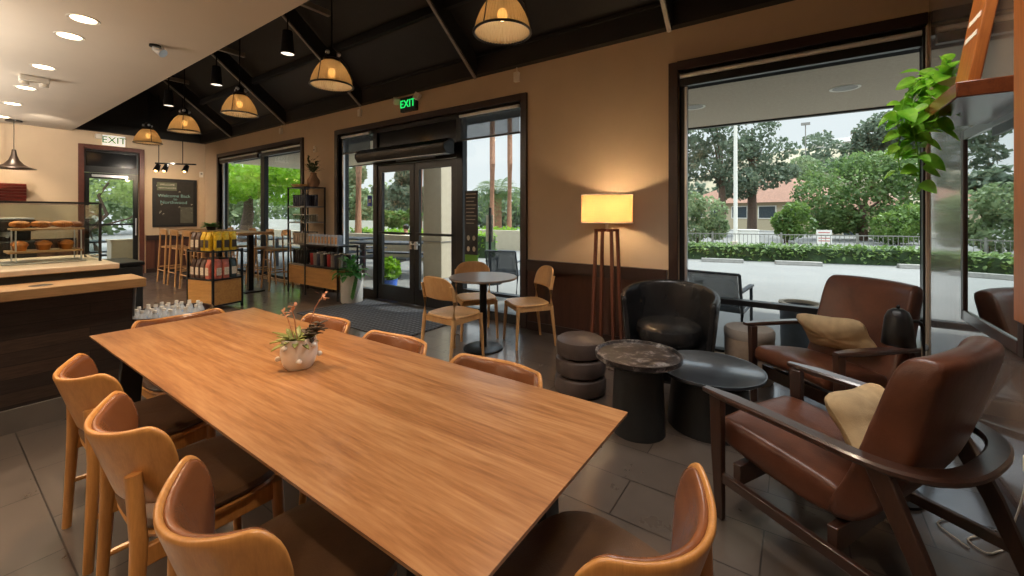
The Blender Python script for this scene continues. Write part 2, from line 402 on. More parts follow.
SL = .8
def zc(y): return 3.42+(YB-y)*SL
struct(MB().prism([(YB+.75, zc(YB+.75)), (YS-.15, zc(YS-.15)), (YS-.15, zc(YS-.15)+.12), (YB+.75, zc(YB+.75)+.12)], XL-.2, XR+.2).build('ceiling_vault', M_black))
struct(MB().box(XL, XR, YB-.10, YB-.001, 3.22, 3.46).box(XL, XR, YB-.13, YB-.001, 3.44, 3.47).build('trim_cornice', M_black))
struct(MB().box(XL+.001, XL+.10, YS, YB-.14, 3.22, 3.40).build('trim_cornice_far', M_black))
for i, x in enumerate((-1.02, -3.465, -5.92, -8.37, -10.85)):
    e = MB(); y0, y1 = YB-.10, 1.92
    e.prism([(y0, zc(y0)-.30), (y0, zc(y0)-.05), (y1, zc(y1)-.05), (y1, zc(y1)-.30)], x-.03, x+.03)
    r = struct(e.build('beam_rafter', M_black))
    MB().prism([(y0, zc(y0)-.335), (y0, zc(y0)-.31), (y1, zc(y1)-.31), (y1, zc(y1)-.335)], x-.02, x+.02).build('flange', M_steel_grey, r)
for y in (3.55, 2.75):
    struct(MB().box(XL, XR, y-.03, y+.03, zc(y)-.16, zc(y)-.06).build('beam_purlin', M_black))
for x in (-5.1, -7.6, -10.1):
    struct(MB().box(x-.03, x+.03, 1.9, 3.1, 4.02, 4.09).build('beam_tie', M_steel_grey))
# wainscot and rails
def wains(x0, x1, n):
    struct(MB().box(x0, x1, YB-.025, YB-.001, .10, .715).build('trim_wainscot', M_wains))
    struct(MB().box(x0, x1, YB-.05, YB-.001, .715, .845).build('trim_rail', M_trim))
    struct(MB().box(x0, x1, YB-.04, YB-.001, 0, .10).build('baseboard_back', M_trim))
wains(-2.70, -1.06, 1); wains(-7.84, -6.81, 2); wains(XL+.06, -11.92, 3)
for y0, y1 in ((3.06, 4.19), (1.0, 1.91)):
    struct(MB().box(XL+.001, XL+.025, y0, y1, .10, .77).build('trim_wainscot_far', M_wains_y))
    struct(MB().box(XL+.001, XL+.05, y0, y1, .77, .89).build('trim_rail_far', M_trim))
    struct(MB().box(XL+.001, XL+.04, y0, y1, 0, .10).build('baseboard_left', M_trim))
struct(MB().box(XR-.02, XR-.001, YF, YB-.06, 0, .12).build('baseboard_right', M_trim))
# window trims
def casing(nm, x0, x1, z0, wd=.085):
    mb = MB().box(x0-wd, x0, YB-.035, YB+.06, z0, ZT+wd)
    if x1+wd < XR: mb.box(x1, x1+wd, YB-.035, YB+.06, z0, ZT+wd)
    mb.box(x0, x1, YB-.035, YB+.06, ZT, ZT+wd)
    return struct(mb.build(nm, M_trim, bevel=.004))
def pane(nm, x0, x1, z0, z1, parent=None, y=YB+.09):
    return MB().box(x0, x1, y, y+.006, z0, z1).build(nm, M_glass, parent)
# window 1 (large, right)
w1 = casing('window_1', -.96, .79, 0)
fr = MB().box(-.96, .79, YB+.05, YB+.14, .0, .12).box(-.96, -.90, YB+.05, YB+.14, .12, ZT).box(.778, .79, YB+.05, YB+.14, .12, ZT).box(-.9, .778, YB+.05, YB+.14, ZT-.07, ZT)
fr.box(-.9, .778, YB+.05, YB+.14, .555, .605).build('window_frame', M_frame, w1, bevel=.004)
pane('window_pane', -.9, .778, .605, ZT-.07, w1); pane('window_pane', -.9, .778, .12, .555, w1)
MB().box(-.905, -.885, YB+.02, YB+.05, .605, ZT-.10).build('side_channel', M_alu, w1)
M_tube = plain('sheen_white_tube', '#eceef2', .35, 0, var=.03)  # silver tube coloured white, the sky sheen put into its colour
def roller(x0, x1, label, drop=None, name='roller_shade'):
    r = thing(name, label, 'window shade', ((x0+x1)/2, YB+.0, ZT))
    h = (x1-x0)/2
    MB().tube([(-h, -.005, -.055), (h, -.005, -.055)], .022, 12).build('tube', M_tube, r)
    MB().box(-h, h, -.02, .03, -.155, -.08).build('hem_bar', M_frame, r) if drop is None else None
    if drop:
        MB().box(-h, h, .012, .014, -drop, -.05).build('mesh_fabric', M_mesh, r)
        MB().box(-h, h, .004, .022, -drop-.025, -drop).build('hem_bar', M_frame, r)
    return r
roller(-.94, .76, 'rolled up shade with a silver tube across the big armchair window')
# window 2 (entrance)
w2 = casing('window_2', -6.7, -2.80, 0)
f2 = MB()
for a, b in ((-6.7, -6.62), (-5.80, -5.70), (-3.94, -3.82), (-2.86, -2.80)): f2.box(a, b, YB+.05, YB+.15, 0, ZT)
f2.box(-6.7, -2.8, YB+.05, YB+.15, ZT-.06, ZT).box(-5.7, -3.94, YB+.05, YB+.15, 2.2, 2.36).box(-6.62, -5.8, YB+.05, YB+.15, 0, .14).box(-3.82, -2.86, YB+.05, YB+.15, 0, .12)
f2.box(-3.82, -2.86, YB+.05, YB+.15, .32, .36)
f2.build('window_frame', M_frame, w2, bevel=.004)
MB().box(-5.7, -3.94, YB+.08, YB+.10, 2.36, ZT-.06).build('transom_panel', plain('transom_black', '#15171b', .15, var=.1), w2)
pane('window_pane', -6.62, -5.8, .14, ZT-.06, w2); pane('window_pane', -3.82, -2.86, .36, ZT-.06, w2); pane('window_pane', -3.82, -2.86, .12, .32, w2)
MB().box(-6.62, -6.585, YB+.02, YB+.05, .2, ZT-.1).build('side_channel', M_alu, w2)
def gdoor(x0, x1, nm, handle):
    d = struct(MB().box(x0, x0+.10, YB+.07, YB+.12, .01, 2.19).box(x1-.10, x1, YB+.07, YB+.12, .01, 2.19).box(x0+.1, x1-.1, YB+.07, YB+.12, .01, .25).box(x0+.1, x1-.1, YB+.07, YB+.12, 2.08, 2.19).build(nm, M_frame, bevel=.003))
    MB().box(x0+.1, x1-.1, YB+.092, YB+.098, .25, 2.08).build('door_pane', M_glass, d)
    MB().box(x0+.06, x1-.06, YB+.02, YB+.055, 1.08, 1.115).box(x0+.08, x0+.11, YB+.05, YB+.075, 1.08, 1.115).box(x1-.11, x1-.08, YB+.05, YB+.075, 1.08, 1.115).build('push_bar', M_frame, d)
    MB().box(handle-.03, handle+.03, YB+.04, YB+.07, .86, .98).tube([(handle, YB+.03, .94), (handle+.1, YB+.03, .94)], .012, 8).build('door_handle', M_alu, d)
gdoor(-5.69, -4.825, 'door_1', -4.875); gdoor(-4.815, -3.95, 'door_2', -4.765)
MB().box(-5.2, -4.35, YB+.03, YB+.05, 2.225, 2.275).build('door_closer_cover', M_alu, w2)
roller(-6.60, -5.82, 'grey mesh shade partly lowered over the sidelight beside the merchandise shelves', .33)
roller(-3.82, -2.84, 'blue grey mesh shade partly lowered over the sidelight behind the cafe table', .37)
ac = thing('air_curtain', 'long black air curtain box mounted above the glass entrance doors', 'air curtain', (-4.88, YB-.04, 2.33))
MB().prism([(0,.11),(-.10,.11),(-.21,.03),(-.21,-.03),(-.16,-.10),(0,-.10)], -.99, .99).build('housing', M_frame, ac, bevel=.006)
MB().box(-.95, .95, -.15, -.04, -.106, -.098).build('outlet_grille', M_alu, ac)
# window 3 (far)
w3 = casing('window_3', -11.8, -7.94, 0)
f3 = MB().box(-11.8, -7.94, YB+.05, YB+.14, .0, .10).box(-11.8, -7.94, YB+.05, YB+.14, ZT-.07, ZT)
for a, b in ((-11.8, -11.70), (-9.76, -9.58), (-8.03, -7.94)): f3.box(a, b, YB+.05, YB+.14, .1, ZT-.07)
f3.build('window_frame', M_frame, w3, bevel=.004)
pane('window_pane', -11.7, -9.76, .1, ZT-.07, w3); pane('window_pane', -9.58, -8.03, .1, ZT-.07, w3)
MB().box(-11.69, -11.62, YB+.02, YB+.05, .2, ZT-.12).build('side_channel', M_alu, w3)
roller(-11.75, -9.78, 'rolled up shade over the far window half next to the room corner')
roller(-9.56, -7.98, 'rolled up shade over the far window half next to the merchandise shelves')
# far door
tr = MB().box(XL-.05, XL+.035, 1.94, 2.03, 0, 2.92).box(XL-.05, XL+.035, 2.94, 3.03, 0, 2.92).box(XL-.05, XL+.035, 2.03, 2.94, 2.83, 2.92)
struct(tr.build('trim_far_door', plain('redwood_trim', '#5a3228', .4, var=.15), bevel=.004))
w4 = struct(MB().box(XL-.12, XL-.04, 2.03, 2.94, 2.32, 2.46).box(XL-.12, XL-.04, 2.03, 2.07, 2.46, 2.83).box(XL-.12, XL-.04, 2.90, 2.94, 2.46, 2.83).box(XL-.12, XL-.04, 2.07, 2.90, 2.78, 2.83).build('window_4', M_frame))
MB().box(XL-.09, XL-.08, 2.07, 2.90, 2.46, 2.78).build('transom_panel', MATS['transom_black'], w4)
d3 = struct(MB().box(XL-.11, XL-.06, 2.035, 2.12, .01, 2.31).box(XL-.11, XL-.06, 2.85, 2.935, .01, 2.31).box(XL-.11, XL-.06, 2.12, 2.85, .01, .27).box(XL-.11, XL-.06, 2.12, 2.85, 2.19, 2.31).box(XL-.10, XL-.05, 2.12, 2.85, 1.14, 1.18).build('door_3', M_frame, bevel=.003))
MB().box(XL-.092, XL-.086, 2.12, 2.85, .27, 2.19).build('door_pane', M_glass, d3)
MB().tube([(XL-.02, 2.89, .9), (XL-.02, 2.89, 1.3)], .014, 8).build('door_handle', M_alu, d3)
MB().box(XL-.055, XL-.03, 2.16, 2.75, 2.225, 2.275).build('door_closer_cover', M_alu, d3)

# porch and ground
struct(MB().box(-70, 60, -30, 120, -.30, -.13).build('ground', M_conc))
struct(MB().box(-70, 60, YB+.2, 60, -.13, -.02).build('pavement_lot', M_conc))
struct(MB().box(-70, XL-.2, -30, YB+.2, -.13, -.02).build('pavement_side', M_conc))
struct(MB().box(-2.3, 7, YB+.2, 8.17, 3.0, 3.2).build('ceiling_porch', M_stucco))
M_stucco_l = plain('porch_stucco_pale', '#dccfba', .9, var=.05, scale=25)
struct(MB().box(-14.6, -7.2, YB+.2, 8.17, 3.0, 3.2).box(-7.2, -6.36, YB+.2, 7.1, 3.0, 3.2).build('ceiling_porch_far', M_stucco_l))
struct(MB().box(-2.35, 7, 8.17, 8.25, 2.97, 3.4).build('trim_fascia', M_frame))
struct(MB().box(-14.65, -7.2, 8.17, 8.25, 2.97, 3.4).build('trim_fascia_far', M_frame))
struct(MB().box(-6.36, -2.3, YB+.2, YB+.75, 3.15, 3.25).build('ceiling_added_eave', M_stucco))  # eave added to shorten the sun patch inside the entrance
for (x, y) in ((.5, 6.7), (-1.27, 6.6)):
    c = struct(MB().lathe([(.13, 0), (.16, -.006), (.16, .0)], (x, y, 2.999), 24).build('ceiling_can', M_cream))
    MB().lathe([(.001, .004), (.13, .004)], (x, y, 2.992), 20).build('lens', M_steel_grey, c)
cl = struct(MB().box(-6.96, -6.39, 6.5, 7.07, -.02, 3.0).build('column', M_column, bevel=.01))
MB().box(-6.975, -6.375, 6.485, 7.085, .78, .80).build('reveal', M_steel_grey, cl)

# ------------------------------------------------------------------ communal table
t = thing('communal_table', 'long oak communal table with black legs and a potted succulent on it', 'table', (-1.778, .92, 0))
tv = [(sx*a, sy*b, z) for a, b, z in ((1.27,.345,.722),(1.32,.402,.738),(1.322,.405,.75)) for sx, sy in ((-1,-1),(1,-1),(1,1),(-1,1))]
MB().add(tv, [(3,2,1,0),(8,9,10,11)]+[(4*k+i, 4*k+(i+1) % 4, 4*k+4+(i+1) % 4, 4*k+4+i) for k in (0,1) for i in range(4)]).build('tabletop', M_table, t, angle=15)
for sx in (-1, 1):
    for sy in (-1, 1):
        MB().bar((sx*1.08, sy*.33, 0), (sx*1.08, sy*.28, .70), .09, .035, up=(1,0,0)).build('leg', M_matte, t, bevel=.003)
    MB().box(sx*1.08-.045, sx*1.08+.045, -.30, .30, .69, .722).build('crossbar', M_matte, t)
MB().box(-1.12, 1.12, -.03, .03, .685, .72).build('beam', M_matte, t)

# ------------------------------------------------------------------ dining chair with leather pad
def back_surface(hw, zb, zt, y0, sag, tilt, drop, off=0, k=1.0):
    def fn(u, v):
        s = 2*u-1
        wdt = hw*k*(.66+.34*math.sin(min(1, v/.62)*PI/2))*(1-.13*max(0, (v-.80)/.20)**2.4)
        x = s*wdt; zz = zb+(zt-zb)*v-drop*v*abs(s)**2.6*(.55+.45*v)
        y = y0+sag*(x/hw)**2-tilt*v+off
        return (x, y, zz)
    return fn
def make_dining():
    r = thing('dining_chair', '', 'chair')
    MB().grid(back_surface(.245, .50, .742, -.222, .135, .075, -.030), 19, 11).build('backrest', M_chairwood, r, solid=.018, sub=1)
    MB().grid(back_surface(.245, .535, .736, -.224, .135, .073, -.030, .018, .93), 17, 9).build('back_pad', M_padlea, r, solid=.022, sub=1)
    o = MB()
    def seat(u, v):
        a = 2*PI*u; c, s = math.cos(a), math.sin(a); n = 3.2
        rr = 1/((abs(c)**n+abs(s)**n)**(1/n))
        prof = [(0.001,-.016),(.86,-.018),(.97,-.010),(1.0,.004),(.965,.018),(.85,.024),(.4,.022),(.001,.020)][round(v*7)]
        return (.235*rr*c*prof[0], .225*rr*s*prof[0]+.005, .445+prof[1])
    MB().grid(seat, 40, 8, True).build('seat', M_seatlea, r)
    def plate(u, v):
        a = 2*PI*u; c, s = math.cos(a), math.sin(a); n = 3.2; rr = 1/((abs(c)**n+abs(s)**n)**(1/n))
        q = [(.001,-.012),(.98,-.012),(1.,0),(.98,.008),(.001,.008)][round(v*4)]
        return (.225*rr*c*q[0], .215*rr*s*q[0], .418+q[1])
    MB().grid(plate, 40, 5, True).build('seat_frame', M_chairwood, r)
    for s in (-1, 1):
        MB().tube([(s*.205, -.235, 0), (s*.195, -.215, .42), (s*.165, -.222, .62)], .022, 14, scales=[.72, 1, .95]).build('leg', M_chairwood, r)
        MB().tube([(s*.205, .195, 0), (s*.19, .175, .41)], .021, 14, scales=[.72, 1]).build('leg', M_chairwood, r)
        MB().bar((s*.192, -.22, .375), (s*.19, .175, .375), .022, .06).build('side_rail', M_chairwood, r, bevel=.004)
        MB().tube([(s*.2, -.23, .20), (s*.198, .188, .20)], .011, 8).build('stretcher', M_chairwood, r)
    MB().tube([(-.198, 0, .20), (.198, 0, .20)], .010, 8).build('stretcher', M_chairwood, r)
    return r
DC = make_dining(); first = [True]
def put(proto, used, x, y, f, label, group):
    if used[0]:
        used[0] = False; proto.location = (x, y, 0); proto.rotation_euler.z = face(*f); proto['label'] = label; proto['group'] = group; return proto
    return dup(proto, (x, y, 0), face(*f), label, group)
G = 'leather padded oak chairs around the communal table'
put(DC, first, -2.48, .61, (0, 1), 'leather padded oak chair on the counter side of the communal table, farthest along', G)
put(DC, first, -1.795, .59, (.02, 1), 'leather padded oak chair on the counter side of the communal table, middle of three', G)
put(DC, first, -1.10, .585, (.03, 1), 'leather padded oak chair on the counter side of the communal table, closest to the camera', G)
put(DC, first, -2.36, 1.23, (0, -1), 'oak chair whose back shows above the table edge just behind the potted succulent', G)
put(DC, first, -1.70, 1.215, (0, -1), 'oak chair on the lounge side of the communal table, middle of three', G)
put(DC, first, -1.05, 1.21, (0, -1), 'oak chair on the lounge side of the communal table, nearest the round stool', G)
put(DC, first, -.44, .965, (-1, .22), 'leather padded oak chair at the head of the communal table by the armchair', G)
put(DC, first, -3.02, .94, (1, 0), 'oak chair at the far head of the communal table by the water bottles', G)

# ------------------------------------------------------------------ succulent pot
p = thing('potted_succulent', 'white knobbed pot with a green succulent on the communal table', 'potted plant', (-1.74, .92, .75))
MB().lathe([(.001,.0),(.048,.0),(.062,.02),(.072,.06),(.071,.10),(.066,.128),(.060,.128),(.064,.10),(.062,.095),(.001,.095)], n=36).build('pot', M_white, p)
for k in range(8):
    a = 2*PI*k/8+.3; z = .045 if k % 2 else .10
    MB().ball((.079*math.cos(a), .079*math.sin(a), z), .011).build('knob', M_white, p)
mb = MB()
for k in range(26):
    a = k*2.4; e = .12+.9*(k/26)
    leaf(mb, (.012*math.cos(a), .012*math.sin(a)-.01, .11), (math.cos(a)*math.cos(e), math.sin(a)*math.cos(e), math.sin(e)), random.uniform(.07,.11)*(1-.25*k/26), .026, .3)
mb.build('rosette', L_succ, p, solid=.004)
mb = MB()
for k in range(30):
    a = random.uniform(-.6, 1.6); b0 = Vector((.02+random.uniform(0,.03), .02+random.uniform(-.02,.03), .11+random.uniform(0,.07)))
    leaf(mb, b0, (math.cos(a), math.sin(a), random.uniform(-.2,1.1)), random.uniform(.03,.06), .022, .3)
mb.build('dark_rosette', L_succd, p, solid=.004)
st = MB(); fl = MB()
for (dx, dy, h_) in ((-.055,-.03,.13), (-.02,-.015,.14), (.05,.06,.20)):
    fl = MB(); st = MB(); st.tube([(dx*.3, dy*.3, .11), (dx*.8, dy*.8, .11+h_*.7), (dx*1.3, dy*1.3, .11+h_)], .0022, 6)
    for q in range(9): leaf(fl, (dx*1.3+random.uniform(-.02,.02), dy*1.3+random.uniform(-.02,.02), .11+h_+random.uniform(-.03,.01)), (random.uniform(-1,1), random.uniform(-1,1), random.uniform(-.3,.8)), .022, .012)
    q = st.build('flower_stalk', L_pink, p); fl.build('dry_flower', L_pink, q)

# ------------------------------------------------------------------ cafe table and chairs
t = thing('cafe_table', 'small round cafe table with grey top between three oak chairs', 'table', (-2.69, 3.35, 0))
MB().lathe([(.001,.727),(.345,.727),(.352,.733),(.352,.745),(.346,.75),(.001,.75)], n=56).build('tabletop', plain('grey_laminate', '#7d7168', .28, var=.05), t)
MB().lathe([(.001,0),(.205,0),(.205,.012),(.19,.02),(.001,.024)], n=48).build('base', M_blackm, t)
MB().lathe([(.038,.02),(.038,.72),(.10,.727)], n=24).build('column', M_blackm, t)
def make_cafe():
    r = thing('cafe_chair', '', 'chair')
    def bk(u, v):
        s = 2*u-1; wdt = .215*(1-.30*v**5); x = s*wdt
        return (x, -.215+.05*(s*wdt/.215)**2-.05*v, .60+.225*v-.025*abs(s)**3*v)
    MB().grid(bk, 17, 9).build('backrest', M_pale, r, solid=.018, sub=1)
    def seat(u, v):
        a = 2*PI*u; c, s = math.cos(a), math.sin(a); n = 4; rr = 1/((abs(c)**n+abs(s)**n)**(1/n))
        q = [(.001,-.016),(.97,-.014),(1.,0),(.97,.012),(.7,.006),(.3,-.004),(.001,-.006)][round(v*6)]
        return (.215*rr*c*q[0]*(1+.04*s), .21*rr*s*q[0], .44+q[1])
    MB().grid(seat, 44, 7, True).build('seat', M_pale, r)
    for s in (-1, 1):
        MB().tube([(s*.205, -.245, 0), (s*.20, -.195, .43), (s*.205, -.185, .60), (s*.198, -.225, .74)], .019, 12, scales=[.7, 1.05, 1, .8]).build('leg', M_pale, r)
        MB().tube([(s*.205, .20, 0), (s*.19, .175, .43)], .019, 12, scales=[.7, 1.1]).build('leg', M_pale, r)
        MB().bar((s*.197, -.19, .405), (s*.19, .17, .405), .02, .05).build('apron', M_pale, r, bevel=.003)
    for y in (-.19, .17): MB().bar((-.19, y, .405), (.19, y, .405), .05, .02, up=(0,1,0)).build('apron', M_pale, r)
    return r
CC = make_cafe(); cf = [True]; G = 'pale oak chairs around the round cafe table'
put(CC, cf, -2.75, 2.97, (.06, 1), 'pale oak cafe chair with its back to the communal table', G)
put(CC, cf, -3.06, 3.68, (.78, -.62), 'pale oak cafe chair between the round table and the glass doors', G)
put(CC, cf, -2.42, 3.78, (-.58, -.81), 'pale oak cafe chair against the brown wainscot beside the floor lamp', G)

# ------------------------------------------------------------------ floor lamp
L = thing('floor_lamp', 'lit floor lamp with cream drum shade on a dark wood frame', 'lamp', (-1.565, 3.92, 0))
MB().lathe([(.25,1.31),(.25,1.592)], n=64).build('lamp_shade', M_shade, L)
MB().lathe([(.252,1.31),(.252,1.318)], n=64).lathe([(.252,1.584),(.252,1.592)], n=64).build('shade_rim', M_cream, L, solid=.004)
for sx in (-1, 1):
    for sy in (-1, 1):
        MB().bar((sx*.115, sy*.115, 0), (sx*.078, sy*.078, 1.25), .03, .03, up=(0,1,0)).build('leg', M_lampwood, L, bevel=.003)
for z, e, q in ((1.238, .09, .026),):
    for k in (1, -1): MB().bar((-e,-e*k,z),(e,e*k,z),q,q).build('crosspiece', M_lampwood, L)
MB().tube([(0,0,1.24),(0,0,1.40)], .016, 12).build('stem', M_cream, L)
MB().ball((0,0,1.44), .045, 14, 10, (1,1,1.25)).build('bulb', M_bulb, L)
light('floor_lamp_light', 'POINT', (-1.565, 3.92, 1.45), 80, WARM, shadow_soft_size=.05)

# ------------------------------------------------------------------ pouf, drum tables, stool
p = thing('pouf', 'round taupe leather stool of three stacked tiers beside the floor lamp', 'stool', (-1.41, 2.98, 0))
for k in range(3):
    z = .005+k*.142; r0 = .2-.004*k
    MB().lathe([(.001,z),(r0-.03,z),(r0-.006,z+.016),(r0,z+.045),(r0,z+.095),(r0-.008,z+.125),(r0-.03,z+.14),(.001,z+(.146 if k == 2 else .141))], n=56).build('tier', M_pouf, p)
def drum(nm, label, x, y, zt, rt, rb, rw, lip):
    d = thing(nm, label, 'table', (x, y, 0))
    MB().lathe([(.001,zt-.03),(rt-.02,zt-.03),(rt,zt-.015),(rt,zt+lip),(rt-.012,zt+lip),(rt-.02,zt-.004),(.001,zt-.004)], n=72).build('tabletop', M_blacktab if lip < .005 else M_ink, d)
    MB().lathe([(.001,.0),(rb,.0),(rb,.012),(rw,zt-.03),(.001,zt-.03)], n=64).build('base', M_matte, d)
    return d
m, nt_, b_ = new('mottled_tray'); v_ = coords(nt_); f_ = noise(nt_, v_, 16, 6, .7, .6)
nt_.links.new(ramp(nt_, f_, [(.38, lin('#141213')), (.52, lin('#3a3534')), (.62, lin('#8f8a88'))]), b_.inputs['Base Color']); b_.inputs['Roughness'].default_value = .3
M_ink = m
drum('drum_table', 'taller round black side table with a mottled tray top', -.849, 2.661, .49, .272, .168, .15, .012)
drum('coffee_table', 'low wide round black coffee table with wood grain top', -.485, 3.0, .38, .335, .26, .225, .002)
st_ = thing('drum_stool', 'small beige drum stool by the window between the two lounge chairs', 'stool', (-.335, 4.0, 0))
MB().lathe([(.001,0),(.165,0),(.18,.02),(.186,.36),(.001,.36)], n=48).build('body', plain('beige_felt', '#a08d7a', .9, var=.08, scale=30), st_)
MB().lathe([(.001,.362),(.188,.362),(.19,.37),(.19,.42),(.176,.44),(.001,.445)], n=48).build('lid', plain('grey_felt', '#8f8479', .9, var=.06), st_)

# ------------------------------------------------------------------ barrel chair
B = thing('barrel_chair', 'black leather barrel chair under the edge of the large window', 'armchair', (-.925, 3.74, 0), face(.12, -1))
B.scale = (.95, .95, 1)
def tub(u, v):
    th = math.radians(-114+228*u)                     # measured from the back
    k = math.cos(th/2.05)
    zt = .57+.205*max(0, k)**1.2; z = .15+(zt-.15)*v
    r = .335+.07*v**.8
    return (r*math.sin(th), -r*math.cos(th)*.98, z)
MB().grid(tub, 49, 11).build('shell', M_blackl, B, solid=.055, sub=1)
MB().lathe([(.001,.15),(.30,.15),(.325,.20),(.325,.28),(.001,.29)], n=48).build('seat_base', M_blackl, B)
def cush(u, v):
    a = 2*PI*u; q = [(.001,.30),(.9,.30),(.99,.335),(1,.38),(.97,.43),(.85,.46),(.4,.472),(.001,.472)][round(v*7)]
    x = .285*q[0]*math.cos(a); y = (.285 if math.sin(a) < 0 else .34)*q[0]*math.sin(a)
    return (x, y, q[1])
MB().grid(cush, 48, 8, True).build('seat_cushion', M_blackl, B)
MB().lathe([(.001,.0),(.24,.0),(.24,.015),(.05,.03),(.04,.15)], n=40).build('swivel_base', M_blackm, B)

# ------------------------------------------------------------------ lounge armchairs
def make_arm():
    r = thing('lounge_armchair', '', 'armchair')
    def slab(poly, hw, wing, nx=15):
        """closed side profile (y,z) swept across the width; wing pulls the edges forward"""
        k = len(poly)
        def fn(u, v):
            s = 2*v-1; y, z = poly[int(round(u*k)) % k]; x = hw*s
            h = max(0, min(1, (z-.30)/.35)); ed = abs(s)**2.5
            return (x, y+wing*h*ed, z-.012*ed)
        mb = MB().grid(fn, k, nx, True); n0 = len(mb.v)
        mb.f.append(tuple(i*nx for i in range(k))); mb.f.append(tuple(i*nx+nx-1 for i in reversed(range(k))))
        return mb
    seat = [(.015,.335),(.035,.37),(.03,.425),(-.005,.452),(-.12,.445),(-.28,.425),(-.44,.40),(-.50,.37),(-.50,.28),(-.40,.265),(-.2,.29)]
    slab(seat, .285, 0).build('seat', M_leather, r, sub=2)
    back = [(-.42,.262),(-.53,.285),(-.64,.41),(-.715,.58),(-.765,.78),(-.80,.905),(-.792,.935),(-.745,.95),(-.69,.93),(-.66,.84),(-.605,.66),(-.56,.55),(-.505,.43),(-.46,.36)]
    slab(back, .30, .05).build('backrest', M_leather, r, sub=2)
    pf = [(-.66,.60),(-.715,.78),(-.755,.93)]
    for s in (-1, 1):
        MB().sweep([(s*.325, -.03, 0), (s*.325, -.02, .30), (s*.325, -.015, .565)], [(-.018,-.026),(.018,-.026),(.018,.026),(-.018,.026)], up=(0,1,0), scales=[.75, 1, 1.1]).build('leg', M_darkz, r, bevel=.005)
        MB().sweep([(s*.335, -.83, 0), (s*.33, -.72, .30), (s*.315, -.60, .56)], [(-.018,-.028),(.018,-.028),(.018,.028),(-.018,.028)], up=(0,1,0), scales=[.75, 1, 1.15]).build('leg', M_darkz, r, bevel=.005)
        MB().bar((s*.322, -.04, .195), (s*.334, -.765, .145), .026, .045).build('stretcher', M_dark, r, bevel=.004)
    for y, z in ((-.10, .235), (-.47, .205)):
        MB().bar((-.31, y, z), (.31, y, z), .035, .09, up=(0,0,1)).build('crossbar', M_dark, r, bevel=.004)
    path = [(-.345, .035, .578), (-.345, -.1, .578), (-.345, -.3, .574), (-.345, -.5, .568)]
    for k in range(1, 24):
        a = PI*k/24; q = (abs(math.cos(a))**2.7+abs(math.sin(a))**2.7)**(-1/2.7)
        path.append((-.345*q*math.cos(a), -.52-.265*q*math.sin(a), .568-.008*math.sin(a)))
    path += [(.345, -.5, .568), (.345, -.3, .574), (.345, -.1, .578), (.345, .035, .578)]
    n = len(path); sc = [(1.0, 1) for _ in path]; sc[0] = sc[-1] = (.55, .7); sc[1] = sc[-2] = (1.15, 1)
    MB().sweep(path, [(-.034,-.006),(-.026,-.015),(.026,-.015),(.034,-.006),(.034,.006),(.026,.014),(-.026,.014),(-.034,.006)], scales=sc).build('arm_rail', M_dark, r)
    return r
A = make_arm(); af = [True]; G = 'brown leather lounge armchairs'
put(A, af, -.167, 2.405, (-.886, .464), 'brown leather lounge armchair seen from behind, closest to the camera', G)
put(A, af, -.045, 3.315, (-.68, -.735), 'brown leather lounge armchair facing the room beside the mirror wall', G)
def pillow(loc, rot, w_, h_, th, label):
    def fn(u, v):
        a = 2*PI*u; c, s = math.cos(a), math.sin(a); n = 7; rr = 1/((abs(c)**n+abs(s)**n)**(1/n)); rho = math.sin(PI*min(.9995, max(.0005, v)))
        edge = 1-.07*(1-max(abs(c), abs(s))**6*0)*(math.cos(2*a)**2)*rho
        x = w_/2*rr*c*rho*edge; y = h_/2*rr*s*rho*edge; sg = -1 if v < .5 else 1
        return (x, y, sg*th/2*(1-rho**2.6)**.65*(1+.07*math.sin(5*x/w_*6+3*y/h_)*(1-rho)+.05*math.cos(9*a)*rho))
    o = MB().grid(fn, 48, 17, True).build('throw_pillow', M_pillow); o.location = loc; o.rotation_euler = rot
    tag(o, label, 'pillow', 'linen lumbar pillows on the armchairs'); return o
def seat_pt(o, f, lx, ly, z):
    f = Vector((*f, 0)).normalized(); w_ = Vector((f.y, -f.x, 0)); return Vector((*o, 0))+w_*lx+f*ly+Vector((0,0,z))
pillow(seat_pt((-.167,2.405), (-.886,.464), .06, -.44, .54), (math.radians(56), math.radians(4), face(-.886,.464)), .46, .27, .14, 'tan linen pillow on the armchair seen from behind')
pillow(seat_pt((-.045,3.315), (-.68,-.735), .03, -.415, .57), (math.radians(60), math.radians(7), face(-.68,-.735)), .50, .27, .14, 'tan linen pillow on the armchair facing the room')

# ------------------------------------------------------------------ side table with lamp between the armchairs
t = thing('lamp_table', 'small round tray table between the two brown armchairs', 'table', (.385, 2.785, 0))
MB().lathe([(.001,.405),(.19,.405),(.2,.412),(.2,.432),(.192,.432),(.188,.418),(.001,.418)], n=48).build('tray', M_ink, t)
MB().tube([(0,0,.02),(0,0,.405)], .018, 12).build('column', M_blackm, t); MB().lathe([(.001,0),(.13,0),(.13,.014),(.001,.022)], n=36).build('base', M_blackm, t)
l = thing('table_lamp', 'small black dome table lamp on a bent arm behind the armchair', 'lamp', (.49, 2.705, .419), math.radians(35))
l.scale = (.88, .88, .98)
MB().lathe([(.001,0),(.055,0),(.055,.012),(.001,.018)], n=32).build('base', M_blackm, l)
MB().tube([(0,0,.01),(0,0,.42),(-.004,0,.455),(-.014,0,.474),(-.03,.0,.482),(-.135,0,.482)], .0085, 12).build('arm', M_blackm, l)
MB().lathe([(.001,.545),(.022,.543),(.042,.530),(.055,.50),(.064,.43),(.07,.372)], (-.135,0,0), 40).build('lamp_shade', M_blackm, l, solid=.003)
MB().ball((-.135,0,.554), .009).build('finial', M_blackm, l)
MB().ball((-.135,0,.43), .025).build('bulb', M_bulb, l)
